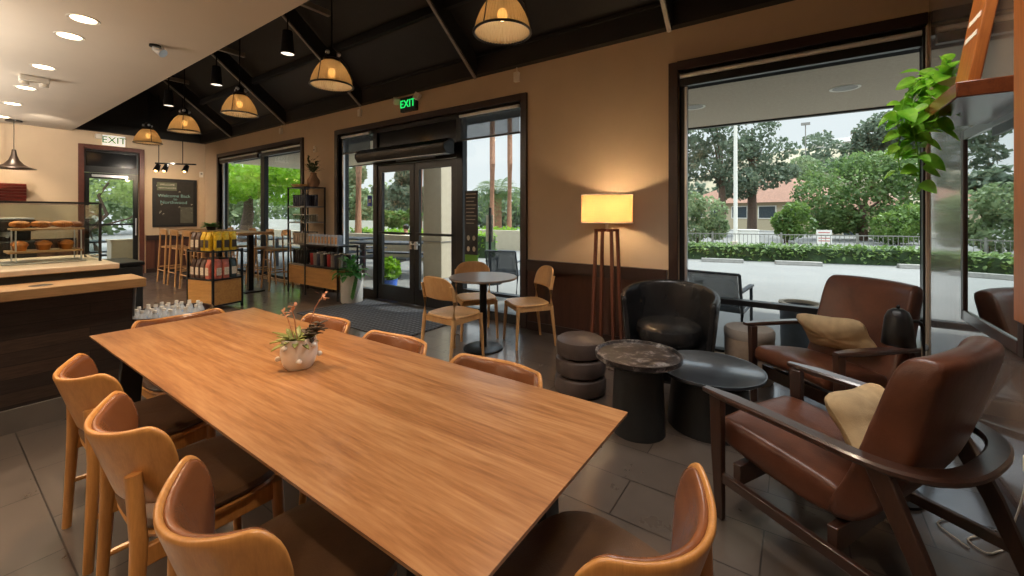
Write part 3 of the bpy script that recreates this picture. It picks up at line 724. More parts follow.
light('table_lamp_light', 'POINT', (.495-.11, 2.70-.077, .418+.385), 2.5, WARM, shadow_soft_size=.02)

# ------------------------------------------------------------------ right wall: mirror, shelf, pothos, cabinet
mi = thing('wall_mirror', 'tall framed mirror on the glossy panelled wall reflecting the street trees', 'mirror', (XR, 3.06, 1.33))
m, nt_, b_ = new('mirror_glass'); b_.inputs['Base Color'].default_value = (.72,.75,.74,1); b_.inputs['Metallic'].default_value = 1; b_.inputs['Roughness'].default_value = .01
MB().box(-.022, -.016, -.40, .29, -.47, .485).build('mirror_pane', m, mi)
for a in ((.29,.335,-.53,.54), (-.46,-.40,-.53,.54)): MB().box(-.032, -.002, *a).build('mirror_frame', M_trim, mi, bevel=.004)
for a in ((-.40,.29,-.53,-.47), (-.40,.29,.485,.54)): MB().box(-.032, -.002, *a).build('mirror_frame', M_frame if False else M_dark, mi, bevel=.004)
sh = thing('wall_shelf', 'floating walnut shelf over the mirror holding a trailing plant', 'shelf', (XR, 2.62, 1.875))
MB().box(-.30, -.002, -.36, .38, -.03, .03).build('board', wood('shelf_wood', '#5a2f1c', '#7d4528', 'Y', .25, 1.3, .3), sh, bevel=.004)
MB().box(-.03, -.002, -.30, .32, -.10, -.031).build('bracket', M_frame, sh)
bd = thing('leaning_board', 'thick orange wooden board leaning on the wall above the shelf', 'board', (.545, 2.42, 1.9055))
bd.rotation_euler.y = math.radians(9)
MB().box(0, .035, -.09, .10, 0, 1.0).build('panel', M_orange, bd, bevel=.004)
for z in (.20, .27): MB().box(-.002, .001, -.06, .07, z, z+.022).build('glint_strip', M_cream, bd)  # pale strips stand in for reflections on the board
pt = thing('trailing_pothos', 'green pothos trailing over the shelf end beside the mirror', 'potted plant', (.585, 2.76, 1.906))
MB().lathe([(.001,0),(.055,0),(.075,.12),(.068,.12),(.062,.105),(.001,.10)], n=32).build('pot', M_white, pt)
lf = MB(); vn = MB()
def pleaf(base, d, L_): 
    base = Vector(base); d = Vector(d).normalized(); nn = Vector((random.uniform(-.5,.2), random.uniform(-.9,-.2), random.uniform(.2,.9))).normalized()
    sd = d.cross(nn).normalized(); nn = sd.cross(d); o = len(lf.v)
    for t, w_ in ((0,.25),(.12,.85),(.38,1),(.68,.72),(.88,.33),(1,.03)):
        c = base+d*L_*t-Vector((0,0,1))*.18*L_*t*t
        for q in (-1,-.5,0,.5,1): lf.v.append(tuple(c+sd*.37*L_*w_*q+nn*abs(q)*L_*.13*w_))
    for i in range(5):
        for j in range(4): lf.f.append((o+i*5+j, o+i*5+j+1, o+i*5+6+j, o+i*5+5+j))
for k in range(44):
    a = random.uniform(0, 2*PI); e = random.uniform(.1, 1.2); h_ = random.uniform(.02,.11)
    p0 = Vector((.03*math.cos(a), .03*math.sin(a), .10)); d = Vector((-abs(math.cos(a))*math.cos(e), math.sin(a)*math.cos(e), math.sin(e)))
    p1 = p0+d*h_; vn.tube([p0, p0.lerp(p1,.5)+Vector((0,0,.01)), p1], .0022, 5); pleaf(p1, (d.x, d.y, d.z-.6), random.uniform(.06,.095))
for dx, dy, ln in ((-.12,-.03,.34), (-.10,.06,.46), (-.16,.02,.40), (-.08,-.10,.22), (-.17,-.04,.22), (-.13,.05,.30)):
    pts = []
    for i in range(9):
        t_ = i/8; pts.append(Vector((dx*min(1,t_*2.6)+.012*math.sin(6*t_+dx*40), dy*min(1,t_*2.6)+.012*math.cos(5*t_), .11+.05*math.sin(min(1,t_*3)*PI)-ln*max(0,t_-.2)/.8)))
    vn.tube(pts, .0026, 5)
    for i in range(2, 9):
        for q in range(2):
            a = random.uniform(0, 2*PI); pleaf(pts[i]+Vector((.015*math.cos(a), .015*math.sin(a), 0)), (math.cos(a), math.sin(a)*.8, random.uniform(-.9,.2)), random.uniform(.055,.10))
lf.build('foliage', L_pothos, pt, sub=1); vn.build('vine', L_pothos, pt)
cb_ = thing('wall_cabinet', 'open oak wall cabinet with a dark underside at the edge of the mirror wall', 'cabinet', (XR, 1.6, 1.06))
MB().box(-.21, -.002, .35, .39, 0, 2.0).build('side_panel', M_orange, cb_, bevel=.003); MB().box(-.23, -.21, .29, .40, .0, 2.0).build('stile', M_orange, cb_, bevel=.003)
MB().box(-.21, -.002, -.5, .35, 0, .03).build('shelf', M_orange, cb_); MB().box(-.21, -.002, -.5, .35, .9, .93).build('shelf', M_orange, cb_)
MB().box(-.21, -.002, -.53, -.5, 0, 2.0).build('side_panel', M_orange, cb_); MB().box(-.012, -.002, -.5, .35, .03, 2.0).build('back_panel', M_cream, cb_)
MB().box(-.20, -.002, -.5, .385, -.12, -.002).build('plinth', M_matte, cb_)
pg = thing('power_adapter', 'white power adapter plugged into the outlet behind the armchair', 'adapter', (XR-.001, 2.50, .40))
MB().box(-.008, -.0, -.04, .04, -.06, .06).build('outlet_plate', M_cream, pg, bevel=.002); MB().box(-.055, -.008, -.03, .03, -.035, .035).build('plug', M_cream, pg, bevel=.006)
c_ = MB(); pts = [(XR-.05, 2.50, .37), (.74,2.52,.25), (.72,2.55,.10), (.70,2.56,.006), (.64,2.50,.006), (.60,2.56,.006), (.66,2.64,.006), (.60,2.70,.006), (.52,2.62,.006), (.56,2.54,.006), (.60,2.48,.006)]
cm = []
for i in range(len(pts)-1):
    for t_ in (0, .34, .67):
        p0, p1, p2, p3 = [Vector(pts[max(0, min(len(pts)-1, i+q))]) for q in (-1,0,1,2)]
        cm.append(.5*((2*p1)+(-p0+p2)*t_+(2*p0-5*p1+4*p2-p3)*t_*t_+(-p0+3*p1-3*p2+p3)*t_**3))
tag(c_.tube([(q.x, q.y, max(.005, q.z)) for q in cm], .0035, 8).build('loose_cable', M_cream), 'white cable lying on the tiles behind the armchair', 'cable')

# ------------------------------------------------------------------ ceiling lamps
def make_pendant():
    r = thing('pendant_lamp', '', 'lamp')
    pr = [(.212,0),(.208,.03),(.196,.08),(.172,.14),(.14,.20),(.105,.245),(.085,.262)]
    MB().grid(lambda u, v: ((pr[round(v*6)][0]*(1+.012*math.cos(52*2*PI*u)))*math.cos(2*PI*u), (pr[round(v*6)][0]*(1+.012*math.cos(52*2*PI*u)))*math.sin(2*PI*u), pr[round(v*6)][1]), 208, 7, True).build('lamp_shade', M_rib, r, solid=.005)
    MB().tube([(.218*math.cos(2*PI*k/48), .218*math.sin(2*PI*k/48), .0) for k in range(48)], .010, 8, closed=True).build('rim', M_blackm, r)
    MB().lathe([(.001,.262),(.088,.262),(.085,.285),(.052,.305),(.052,.375),(.03,.40),(.001,.405)], n=32).build('cap', M_blackm, r)
    for k in range(3):
        a = 2*PI*k/3+.5
        MB().tube([(.222*math.cos(a), .222*math.sin(a), .0), (.175*math.cos(a), .175*math.sin(a), .215), (.06*math.cos(a), .06*math.sin(a), .36)], .005, 6).build('strap', M_blackm, r)
        MB().ball((.068*math.cos(a), .068*math.sin(a), .345), .024).build('clamp', M_alu, r)
    MB().lathe([(.001,.262),(.02,.262),(.02,.19),(.001,.19)], n=16).build('socket', M_blackm, r)
    MB().ball((0,0,.14), .04, 14, 10, (1,1,1.25)).build('bulb', M_bulb, r)
    MB().tube([(0,0,.40), (0,0,zc(2.55)-2.79-.05)], .008, 8).build('rod', M_blackm, r)
    return r
PL = make_pendant(); G = 'ribbed glass pendant lamps in a line under the black ceiling'
lab = ['ribbed glass pendant nearest the camera, cut by the top of the view', 'ribbed glass pendant hanging in front of the green exit sign, second in the line', 'ribbed glass pendant third in the line from the camera', 'ribbed glass pendant fourth in the line from the camera', 'ribbed glass pendant farthest from the camera, beside the white exit sign']
for i, x in enumerate((-1.86, -4.15, -6.40, -8.50, -10.45)):
    if i == 0: PL.location = (x, 2.55, 2.79); PL['label'] = lab[0]; PL['group'] = G
    else: dup(PL, (x, 2.55, 2.79), .4*i, lab[i], G)
    light('pendant_light', 'POINT', (x, 2.55, 2.92), 4, (1, .88, .74), shadow_soft_size=.06)
def make_can():
    r = thing('can_light', '', 'lamp')
    MB().lathe([(.064,0),(.068,.0),(.05,.24),(.001,.245)], n=32).build('housing', M_blackm, r)
    MB().lathe([(.001,.008),(.063,.008)], n=24).build('lens', emit('can_lens', '#fff1dc', 1.5), r)
    MB().tube([(0,0,.24), (0,0,zc(2.2)-3.08-.04)], .008, 8).build('rod', M_blackm, r); return r
cl0 = make_can(); G = 'black cylinder lights between the pendants'
for i, (x, l_) in enumerate(((-4.39, 'black cylinder light above the second glass pendant'), (-6.2, 'black cylinder light above the third glass pendant'), (-8.0, 'black cylinder light above the fourth glass pendant'))):
    if i == 0: cl0.location = (x, 2.2, 3.075); cl0['label'] = l_; cl0['group'] = G
    else: dup(cl0, (x, 2.2, 3.075), 0, l_, G)
def make_down():
    r = thing('downlight', '', 'lamp')
    MB().lathe([(.085,-.001),(.11,-.006),(.112,0)], n=36).build('trim_ring', M_cream, r)
    MB().lathe([(.001,-.003),(.086,-.003)], n=32).build('lens', M_down, r); return r
dl = make_down(); G = 'recessed downlights in the cream ceiling'
dlab = ['recessed downlight nearest the camera in the cream ceiling', 'recessed downlight second from the camera in the cream ceiling', 'recessed downlight just before the white emergency light unit', 'recessed downlight just beyond the white emergency light unit', 'recessed downlight second from the far end of the cream ceiling', 'recessed downlight farthest along the cream ceiling']
def spot(x, y, z, e, ang=100, col=WARM2, blend=.6, to=None):
    o = light('lamp_or_fill_beam', 'SPOT', (x, y, z), e, col, spot_size=math.radians(ang), spot_blend=blend, shadow_soft_size=.05)  # serves real fixtures and added fill spots alike
    if to: o.rotation_euler = (Vector(to)-Vector((x, y, z))).to_track_quat('-Z', 'Y').to_euler()
    return o
for i, x in enumerate((-5.36, -5.98, -7.5, -8.94, -10.4, -11.95)):
    if i == 0: dl.location = (x, .855, ZS); dl['label'] = dlab[0]; dl['group'] = G
    else: dup(dl, (x, .855, ZS), 0, dlab[i], G)
    spot(x, .855, ZS-.02, 110 if x > -9 else 170)
# one more of the row; the rest are unseen lamps added over counter and camera
for x, y in ((-3.4, .86), (.0, -.6), (-2.4, -1.6), (-4.9, -1.6), (-6.5, -1.6), (-9, -1.6), (-5.4, -.6), (-11.5, -1.2)):
    spot(x, y, ZS-.02, 130 if y < 0 else 150, 110)
em = thing('ceiling_emergency_light', 'white emergency light unit on the cream ceiling among the downlights', 'emergency light', (-8.15, .85, ZS))
MB().box(-.07, .07, -.13, .13, -.075, -.001).build('body', M_cream, em, bevel=.012)
for s in (-1, 1): MB().lathe([(.001,0),(.04,0),(.045,-.04),(.001,-.045)], (s*.0, s*.085, -.075), 20).build('lamp_head', M_cream, em)
ss = thing('ceiling_spotlight', 'small swivel spotlight alone on the cream ceiling near the black recess', 'lamp', (-5.56, 1.415, ZS))
MB().lathe([(.001,-.001),(.05,-.001),(.05,-.02),(.001,-.025)], n=24).build('base', M_blackm, ss)
MB().cone((0,0,-.03), (.07,.05,-.09), .035, .045).build('lamp_head', M_alu, ss)
cp = thing('cone_pendant', 'black flared cone pendant hanging over the service counter', 'lamp', (-12.2, 1.02, 2.26))
MB().lathe([(.29,0),(.22,.025),(.13,.08),(.07,.16),(.04,.25),(.025,.36),(.001,.37)], n=48).build('lamp_shade', plain('bronze', '#241a14', .35, .5), cp, solid=.004)
MB().tube([(0,0,.36),(0,0,.90)], .006, 8).build('cord', M_blackm, cp); MB().lathe([(.001,.89),(.11,.89),(.11,.915),(.001,.919)], n=28).build('canopy', M_blackm, cp)
tk = thing('track_light', 'black hanging track with three spotlights in front of the chalkboard', 'lamp', (-11.0, 3.15, 2.48), math.radians(55))
MB().box(-.36, .36, -.02, .02, -.015, .015).build('track', M_blackm, tk)
for x in (-.30, .12): MB().tube([(x,0,.01),(x,0,1.45)], .008, 6).build('rod', M_blackm, tk)
for x in (-.30, -.16, .2): MB().cone((x,0,-.03), (x-.03,-.05,-.16), .04, .055).tube([(x,0,0),(x,0,-.05)], .01, 6).build('lamp_head', M_blackm, tk); MB().ball((x-.032,-.053,-.165), .028).build('bulb', M_bulb, tk)
spot(-11.0, 3.1, 2.5, 75, 110, (1,.86,.7), to=(-12.7, 3.3, 1.9)); spot(-10.9, 1.2, 3.1, 90, 120, (1,.86,.7), to=(-12.7, 1.6, 1.6)); spot(-11.2, 3.1, 2.3, 40, 80, WARM, to=(-12.7, 3.4, 1.6))  # middle spot is added to wash the far wall; the others are track heads
for x in (-4.39, -6.2, -8.0): spot(x, 2.2, 3.06, 60, 70, (1, .9, .76))
for x, y in ((-.75, 2.35), (.3, 1.9)): spot(x, y, 3.1, 90, 115, (1, .95, .90)).data.shadow_soft_size = .35  # unseen spots added to brighten the lounge chairs
# exit signs and small wall units
def text(s_, size, m, parent, loc, rot, ext=.003, name='lettering'):
    c = bpy.data.curves.new(name, 'FONT'); c.body = s_; c.size = size; c.align_x = 'CENTER'; c.align_y = 'CENTER'; c.extrude = ext; c.materials.append(m)
    tmp = bpy.data.objects.new('lettering_source', c); COL.objects.link(tmp); bpy.context.view_layer.update()
    me = bpy.data.meshes.new_from_object(tmp.evaluated_get(bpy.context.evaluated_depsgraph_get())); bpy.data.objects.remove(tmp)
    o = bpy.data.objects.new(name, me); COL.objects.link(o); o.parent = parent; o.location = loc; o.rotation_euler = rot; return o
ex = thing('exit_sign', 'black exit sign with glowing green letters over the entrance doors', 'sign', (-4.82, YB-.03, 3.06))
MB().box(-.17, .17, -.03, .029, -.11, .11).build('housing', M_matte, ex, bevel=.008)
text('EXIT', .165, emit('exit_green', '#22e06a', 1.1), ex, (0, -.034, 0), (PI/2, 0, 0))
for s in (-1, 1): MB().cb((s*.23, -.05, .07), (.085, .09, .10), M=Matrix.Rotation(s*.5, 4, 'Z') @ Matrix.Rotation(.5, 4, 'Y')).build('lamp_head', M_cream, ex, bevel=.01)
ex = thing('exit_sign', 'white exit sign with green letters over the far side door', 'sign', (XL+.03, 2.50, 3.05))
MB().box(-.029, .02, -.19, .19, -.115, .115).build('housing', emit('exit_backlit', '#e8e4d6', .55), ex, bevel=.008)
text('EXIT', .20, plain('exit_dark_green', '#157a3e', .6), ex, (.024, 0, 0), (PI/2, 0, PI/2))
MB().cb((.03, -.26, .06), (.09, .10, .10)).build('lamp_head', M_cream, ex, bevel=.015)
for i, (x, z, l_) in enumerate(((-2.86, 3.10, 'small cream box on the wall above the cafe table window'), (-6.05, 3.10, 'small cream box on the wall above the entrance sidelight'), (-8.7, 3.10, 'small cream box on the wall above the far window'))):
    o = thing('wall_sensor', l_, 'sensor', (x, YB, z)); MB().box(-.035, .035, -.05, -.001, -.06, .06).build('body', M_cream, o, bevel=.006); MB().tube([(0,-.02,.06),(0,-.02,.16)], .006, 6).build('conduit', M_cream, o)
o = thing('wall_chime', 'small cream wall box between the far window and the entrance', 'sensor', (-7.45, YB, 2.62)); MB().box(-.03,.03,-.03,-.001,-.06,.06).build('body', M_cream, o, bevel=.006); MB().box(-.02,.02,-.033,-.03,-.03,.0).build('grille', M_steel_grey, o)
o = thing('wall_thermostat', 'small cream box on the wall by the room corner above the chalkboard', 'thermostat', (XL, 4.16, 2.42)); MB().box(.001,.03,-.04,.04,-.07,.07).build('body', M_cream, o, bevel=.006); MB().box(.03,.033,-.02,.02,-.0,.04).build('display', M_steel_grey, o)

# ------------------------------------------------------------------ chalkboard
cb2 = thing('chalkboard', 'black framed chalkboard with chalk writing on the far wall', 'chalkboard', (XL, 3.62, 1.675))
MB().box(.001, .02, -.40, .40, -.55, .55).build('slate', plain('slate', '#26231f', .7, var=.15), cb2)
for a in ((-.44,-.38,-.59,.59), (.38,.44,-.59,.59)): MB().box(.001, .035, *a).build('frame', M_matte, cb2)
for a in ((-.38,.38,-.59,-.53), (-.38,.38,.53,.59)): MB().box(.001, .035, *a).build('frame', M_matte, cb2)
chk = plain('chalk_teal', '#7fa8a8', .9); chw = plain('chalk_white', '#c9c5b8', .9)
text('Welcome Back', .105, chk, cb2, (.022, -.02, .17), (PI/2, 0, PI/2), .0006); text('to', .09, chk, cb2, (.022, 0, .09), (PI/2, 0, PI/2), .0006); text('Northwood', .11, chk, cb2, (.022, -.03, .01), (PI/2, 0, PI/2), .0006)
MB().box(.021, .025, -.36, .03, .30, .50).build('card', plain('green_card', '#5d6350', .8), cb2); text('WELCOME', .06, chw, cb2, (.027, -.16, .44), (PI/2, 0, PI/2), .0006); text('NEW FLAVORS', .05, chw, cb2, (.027, -.16, .36), (PI/2, 0, PI/2), .0006)
MB().box(.021, .025, .10, .36, -.50, -.10).build('poster', plain('grey_card', '#55564c', .8), cb2); MB().lathe([(.001,0),(.04,0),(.045,.06),(.04,.08)], (.027, .23, -.40), 16).build('cup_drawing', chw, cb2).scale = (.1, 1, 1)
for k in range(14): MB().tube([(.022, q[0], q[1]) for q in [(a_+.015*math.cos(t_), b_2+.02*math.sin(t_)) for a_, b_2 in [(random.choice([-.32,-.25,.12,.24,.3])+random.uniform(-.04,.04), random.uniform(-.3,.45))] for t_ in (0,1.2,2.6,4)]], .004, 4).build('chalk_mark', chw, cb2)

# ------------------------------------------------------------------ service counter
co_ = thing('service_counter', 'service counter with dark plank front, grey tiled base and a stone worktop', 'counter', (0,0,0))
MB().box(-5.65, -4.14, -4.1, .92, .15, .845).build('body', M_planks, co_)
MB().box(-5.65, -4.12, -4.1, .925, 0, .15).build('base', M_basetile, co_)
MB().box(-5.65, -4.46, -4.1, .90, .845, .965).build('riser', M_matte, co_)
MB().box(-5.68, -4.44, -4.1, .91, .966, 1.008).build('worktop', M_stone, co_, bevel=.006)
MB().box(-4.45, -4.07, -4.1, .985, .848, .915).build('ledge', M_counter, co_, bevel=.005)
MB().lathe([(.001,.917),(.055,.917),(.058,.9155)], (-4.22, .47, 0), 28).build('grommet', M_blackm, co_).scale = (1, 1, 1)
MB().bar((-4.16, .93, .62), (-4.20, .95, .845), .012, .012).build('bracket', M_alu, co_)
rc = thing('recycling_bin', 'black waste bin standing behind the end of the service counter', 'bin', (-5.52, 1.12, 0))
MB().box(-.30, .30, -.16, .12, .02, .90).build('body', M_matte, rc, bevel=.01); MB().box(-.31, .31, -.17, .13, .905, .94).build('lid', M_blackm, rc, bevel=.006)
pc = thing('pastry_case', 'glass pastry display case on the stone counter', 'display case', (-5.05, -.10, 1.009))
for s in (0, 1): MB().box(-.27+s*.53, -.262+s*.53, -.96, .96, .012, .468).build('glass_panel', M_caseglass, pc)
MB().box(-.26, .26, .955, .961, .012, .468).build('glass_panel', M_caseglass, pc); MB().box(-.27, .268, -.96, .96, .474, .480).build('glass_panel', M_caseglass, pc)
for x in (-.265, .265):
    for y in (-.96, .06, .96): MB().box(x-.008, x+.008, y-.008, y+.008, 0, .48).build('post', M_matte, pc)
    MB().box(x-.008, x+.008, -.952, .952, .472, .488).build('top_rail', M_matte, pc)
ps = thing('pastry_stand', 'two tier wire stand with wooden boards of pastries in the glass case', 'stand', (-5.05, .60, 1.009))
MB().box(-.17, .17, -.25, .20, .001, .012).build('tray', M_alu, ps, bevel=.004)
MB().box(-.15, .15, -.22, .18, .085, .10).build('board', M_counter, ps, bevel=.003); MB().box(-.14, .14, -.20, .19, .262, .277).build('board', M_counter, ps, bevel=.003)
for x in (-.13, .13):
    for y in (-.18, .17): MB().tube([(x,y,.01),(x,y,.262)], .005, 6).build('leg', M_alu, ps)
M_crois = plain('pastry', '#b8722c', .55, var=.35, scale=25, bmp=.3); M_crois2 = plain('dark_pastry', '#7a4520', .6, var=.3, scale=30, bmp=.3); M_pale2 = plain('pale_pastry', '#d9b58a', .7, var=.15, scale=30)
def croissant():
    pts = []; sc = []
    for i in range(11):
        a = -1.1+2.2*i/10; pts.append((.05*math.sin(a)*1.1, .05*math.cos(a)-.05, .036)); sc.append(.012+.02*math.cos(a*1.25)+(.003 if i % 2 else 0))
    return MB().tube([(q[0]*.8, q[1]*.8, q[2]*.85) for q in pts], 1, 12, scales=[q*.85 for q in sc])
pz = 1.009
items = []
for k in range(9): items.append((croissant, M_crois, 'croissant', (-5.14+.09*(k % 3)+random.uniform(-.01,.01), .45+.115*(k//3), pz+.2775), PI/2+random.uniform(-.1,.1)))
def loaf(): return MB().ball((0,0,.026), .045, 16, 10, (1,.62,.56))
def muffin(): return MB().lathe([(.001,0),(.028,0),(.036,.035),(.043,.045),(.036,.065),(.015,.078),(.001,.08)], n=24)
for k in range(3): items.append((loaf, M_crois2, 'loaf_cake', (-5.14+.095*k, .757, pz+.278), .1*k))
for k in (0, 2, 3, 5, 6, 8): items.append(((muffin, loaf, muffin)[k % 3], (M_crois2, M_crois, M_pale2)[(k*2) % 3], ('muffin', 'bun', 'muffin')[k % 3], (-5.11+.06*(k % 3), .45+.125*(k//3), pz+.1005), random.uniform(0, 6)))
pp = ['back', 'middle', 'front']; ends = ['counter-side end', 'centre', 'door-side end']
for i, (fn, m_, nm, loc, rz) in enumerate(items):
    o = fn().build(nm, m_, loc=loc, rz=rz)
    tier = 'upper' if loc[2] > pz+.2 else 'lower'
    nice = {'croissant': 'golden croissant', 'loaf_cake': 'brown loaf cake', 'muffin': 'small muffin', 'bun': 'baked bun'}[nm]
    tag(o, f'{nice} in the {pp[i % 3] if loc[2] > pz+.2 else ("front" if loc[0] > -5.05 else "back")} row on the {tier} board, {ends[(0 if loc[1] < .53 else 1 if loc[1] < .66 else 2)] if nm != "loaf_cake" else "beside the glass end"}', 'pastry', 'pastries in the glass case')
bc = thing('back_counter', 'low dark back counter carrying the coffee machine', 'counter', (-6.75, -1.0, 0))
MB().box(-.35, .35, -3, 1.55, 0, .88).build('body', M_matte, bc); MB().box(-.37, .37, -3, 1.57, .881, .92).build('worktop', M_stone, bc, bevel=.005)
es = thing('coffee_machine', 'steel and black coffee machine behind the pastry case', 'coffee machine', (-6.72, .40, .921))
MB().box(-.22, .22, -.36, .30, .03, .20).build('base', M_blackm, es, bevel=.01); MB().box(-.24, .20, -.36, .30, .30, .42).build('head', M_blackm, es, bevel=.02); MB().box(-.22, .205, -.34, .28, .425, .44).build('cup_tray', M_alu, es, bevel=.004); MB().box(-.24, -.02, -.34, .28, .20, .30).build('back_panel', M_blackm, es)
for y in (-.15, .10): MB().tube([(.1,y,.30),(.1,y,.25)], .035, 14).tube([(.1,y,.26),(.24,y,.25)], .012, 8).build('group_head', M_alu, es)
for x in (-.18, .18):
    for y in (-.3, .25): MB().tube([(x,y,0),(x,y,.03)], .02, 10).build('foot', M_blackm, es)
tp = thing('wall_panel', 'dark red slatted panel on the far wall above the pastry case', 'panel', (XL, 0.75, 1.83))
M_red = wood('red_slat', '#4a1812', '#7a2a1e', 'Y', .3, 1.5, .4)
for k in range(6): MB().box(.002, .03, -.6, .47, -.17+.058*k, -.17+.058*k+.052).build('slat', M_red, tp, bevel=.004)

# ------------------------------------------------------------------ water bottle tub
tb = thing('drinks_tub', 'dark half barrel tub filled with ice water bottles behind the far chair', 'tub', (-4.86, 1.345, .04))
MB().lathe([(.001,-.04),(.26,-.04),(.31,.20),(.33,.42),(.335,.45),(.315,.45),(.302,.325),(.001,.325)], n=48).build('barrel', M_dark, tb)
for z, r_ in ((.10,.287),(.36,.327)): MB().lathe([(r_+.001,z),(r_+.004,z),(r_+.006,z+.03),(r_+.002,z+.03)], n=48).build('hoop', M_blackm, tb)
MB().box(.315, .33, -.03, .03, .38, .43).build('price_card', M_cream, tb)
def bottle():
    r = thing('water_bottle', '', 'bottle')
    MB().lathe([(.001,0),(.03,0),(.032,.02),(.031,.10),(.027,.12),(.014,.145),(.014,.155)], n=20).build('bottle', M_pet, r)
    MB().lathe([(.0325,.045),(.0325,.095)], n=20).build('wrap', M_blue, r)
    MB().lathe([(.001,.172),(.015,.172),(.016,.152),(.001,.152)], n=16).build('cap', M_white, r); return r
m, nt_, b_ = new('clear_plastic'); b_.inputs['Base Color'].default_value = (.85,.88,.92,1); b_.inputs['Roughness'].default_value = .08; b_.inputs['Alpha'].default_value = .6; M_pet = m
M_blue = plain('label_blue', '#a9c3e4', .5, var=.2, scale=40)
bt = bottle(); k = 0
for ring, n_ in ((.06, 4), (.15, 9), (.232, 13)):
    for i in range(n_):
        a = 2*PI*i/n_+ring; loc = (-4.86+ring*math.cos(a), 1.345+ring*math.sin(a), .37)
        l_ = 'clear water bottle with white cap standing in the dark barrel tub'
        if k == 0: bt.location = loc; bt['label'] = l_; bt['group'] = 'water bottles in the tub'
        else: dup(bt, loc, a, l_, 'water bottles in the tub')
        k += 1

# ------------------------------------------------------------------ coffee gondola
g = thing('coffee_gondola', 'black framed coffee display with honey wood base and bags on two levels', 'display stand', (-7.23, 2.55, 0), math.radians(12))
gx, gy = .29, .21
for sx in (-1, 1):
    for sy in (-1, 1): MB().box(sx*gx-.013, sx*gx+.013, sy*gy-.013, sy*gy+.013, 0, .88).build('post', M_blackm, g)
for sy in (-1, 1): MB().box(-gx+.014, gx-.014, sy*gy-.008, sy*gy+.004, .08, .43).build('panel', M_honey, g)
for sx in (-1, 1): MB().box(sx*gx-.006, sx*gx+.006, -gy+.014, gy-.014, .08, .43).build('panel', M_honey, g)
for z in (.435, .84): MB().box(-gx+.014, gx-.014, -gy+.002, gy-.002, z, z+.015).build('shelf', M_blackm, g)
for z in (.055, .43, .84):
    for sy in (-1, 1): MB().box(-gx+.013, gx-.013, sy*gy-.012, sy*gy+.012, z, z+.022).build('rail', M_blackm, g)
    for sx in (-1, 1): MB().box(sx*gx-.012, sx*gx+.012, -gy+.013, gy-.013, z, z+.022).build('rail', M_blackm, g)
def bag(m1, m2):
    r = thing('coffee_bag', '', 'coffee bag')
    def fn(u, v):
        a = 2*PI*u; c, s_ = math.cos(a), math.sin(a); n = 4; rr = 1/((abs(c)**n+abs(s_)**n)**(1/n)); q = 1-max(0, (v-.72)/.28)
        q2 = .12+.88*q if v > .72 else 1
        return (.048*rr*c*(1 if v > .02 else .9), .034*rr*s_*q2, .27*v)
    mb = MB().grid(fn, 24, 12, True); mb.f.append(tuple(i*12 for i in range(24))); mb.f.append(tuple(i*12+11 for i in range(24)))
    mb.build('bag', m1, r); MB().box(-.034, .034, -.0375, -.0345, .05, .16).build('front_print', m2, r)
    MB().box(-.034, .034, .0345, .0375, .05, .16).build('front_print', m2, r); MB().box(-.05, .05, -.006, .006, .262, .28).build('tin_tie', m1, r); return r
M_gold = plain('gold_foil', '#d3ac2c', .3, .3, var=.3, scale=30); M_brownbag = plain('brown_bag', '#4a3328', .4, var=.3, scale=40); M_redbag = plain('red_white_bag', '#b8604c', .45, var=.35, scale=22); M_darkbag = plain('charcoal_bag', '#2c3a3c', .4, var=.3, scale=30)
M_print1 = plain('print_dark', '#3a2c1c', .5, var=.3, scale=60); M_print2 = plain('print_cream', '#d6c7b0', .5, var=.3, scale=60)
bags = {'gold': bag(M_gold, M_print1), 'brown': bag(M_brownbag, M_print2), 'red and white': bag(M_redbag, M_print2), 'charcoal': bag(M_darkbag, M_print2)}
seen = set()
Rg = Matrix.Rotation(math.radians(12), 4, 'Z')
for lv, z in ((0, .4515), (1, .8565)):
    for i in range(5):
        for j in range(4):
            x = -.23+.115*i; y = -.155+.105*j
            kind = ('brown' if i < 3 else ('red and white' if j < 2 else 'charcoal')) if lv == 0 else ('brown' if i < 2 else 'gold')
            p_ = Rg @ Vector((x, y, 0)); loc = (-7.23+p_.x, 2.55+p_.y, z); rz = math.radians(12+(90 if i == 4 else 0))
            if i == 4:
                if j == 3: continue
                p_ = Rg @ Vector((x, -.11+.11*j, 0)); loc = (-7.23+p_.x, 2.55+p_.y, z)
            if i == 4: kind = ('red and white', 'red and white', 'charcoal', 'charcoal')[j] if lv == 0 else 'gold'
            l_ = f'{kind} coffee bag on the {"lower" if lv == 0 else "upper"} level of the coffee display'
            b = bags[kind]
            if kind not in seen: seen.add(kind); b.location = loc; b.rotation_euler.z = rz; b['label'] = l_; b['group'] = f'{kind} coffee bags {lv}'.replace(' 0', ' below').replace(' 1', ' above')
            else: dup(b, loc, rz, l_, f'{kind} coffee bags {lv}'.replace(' 0', ' below').replace(' 1', ' above'))

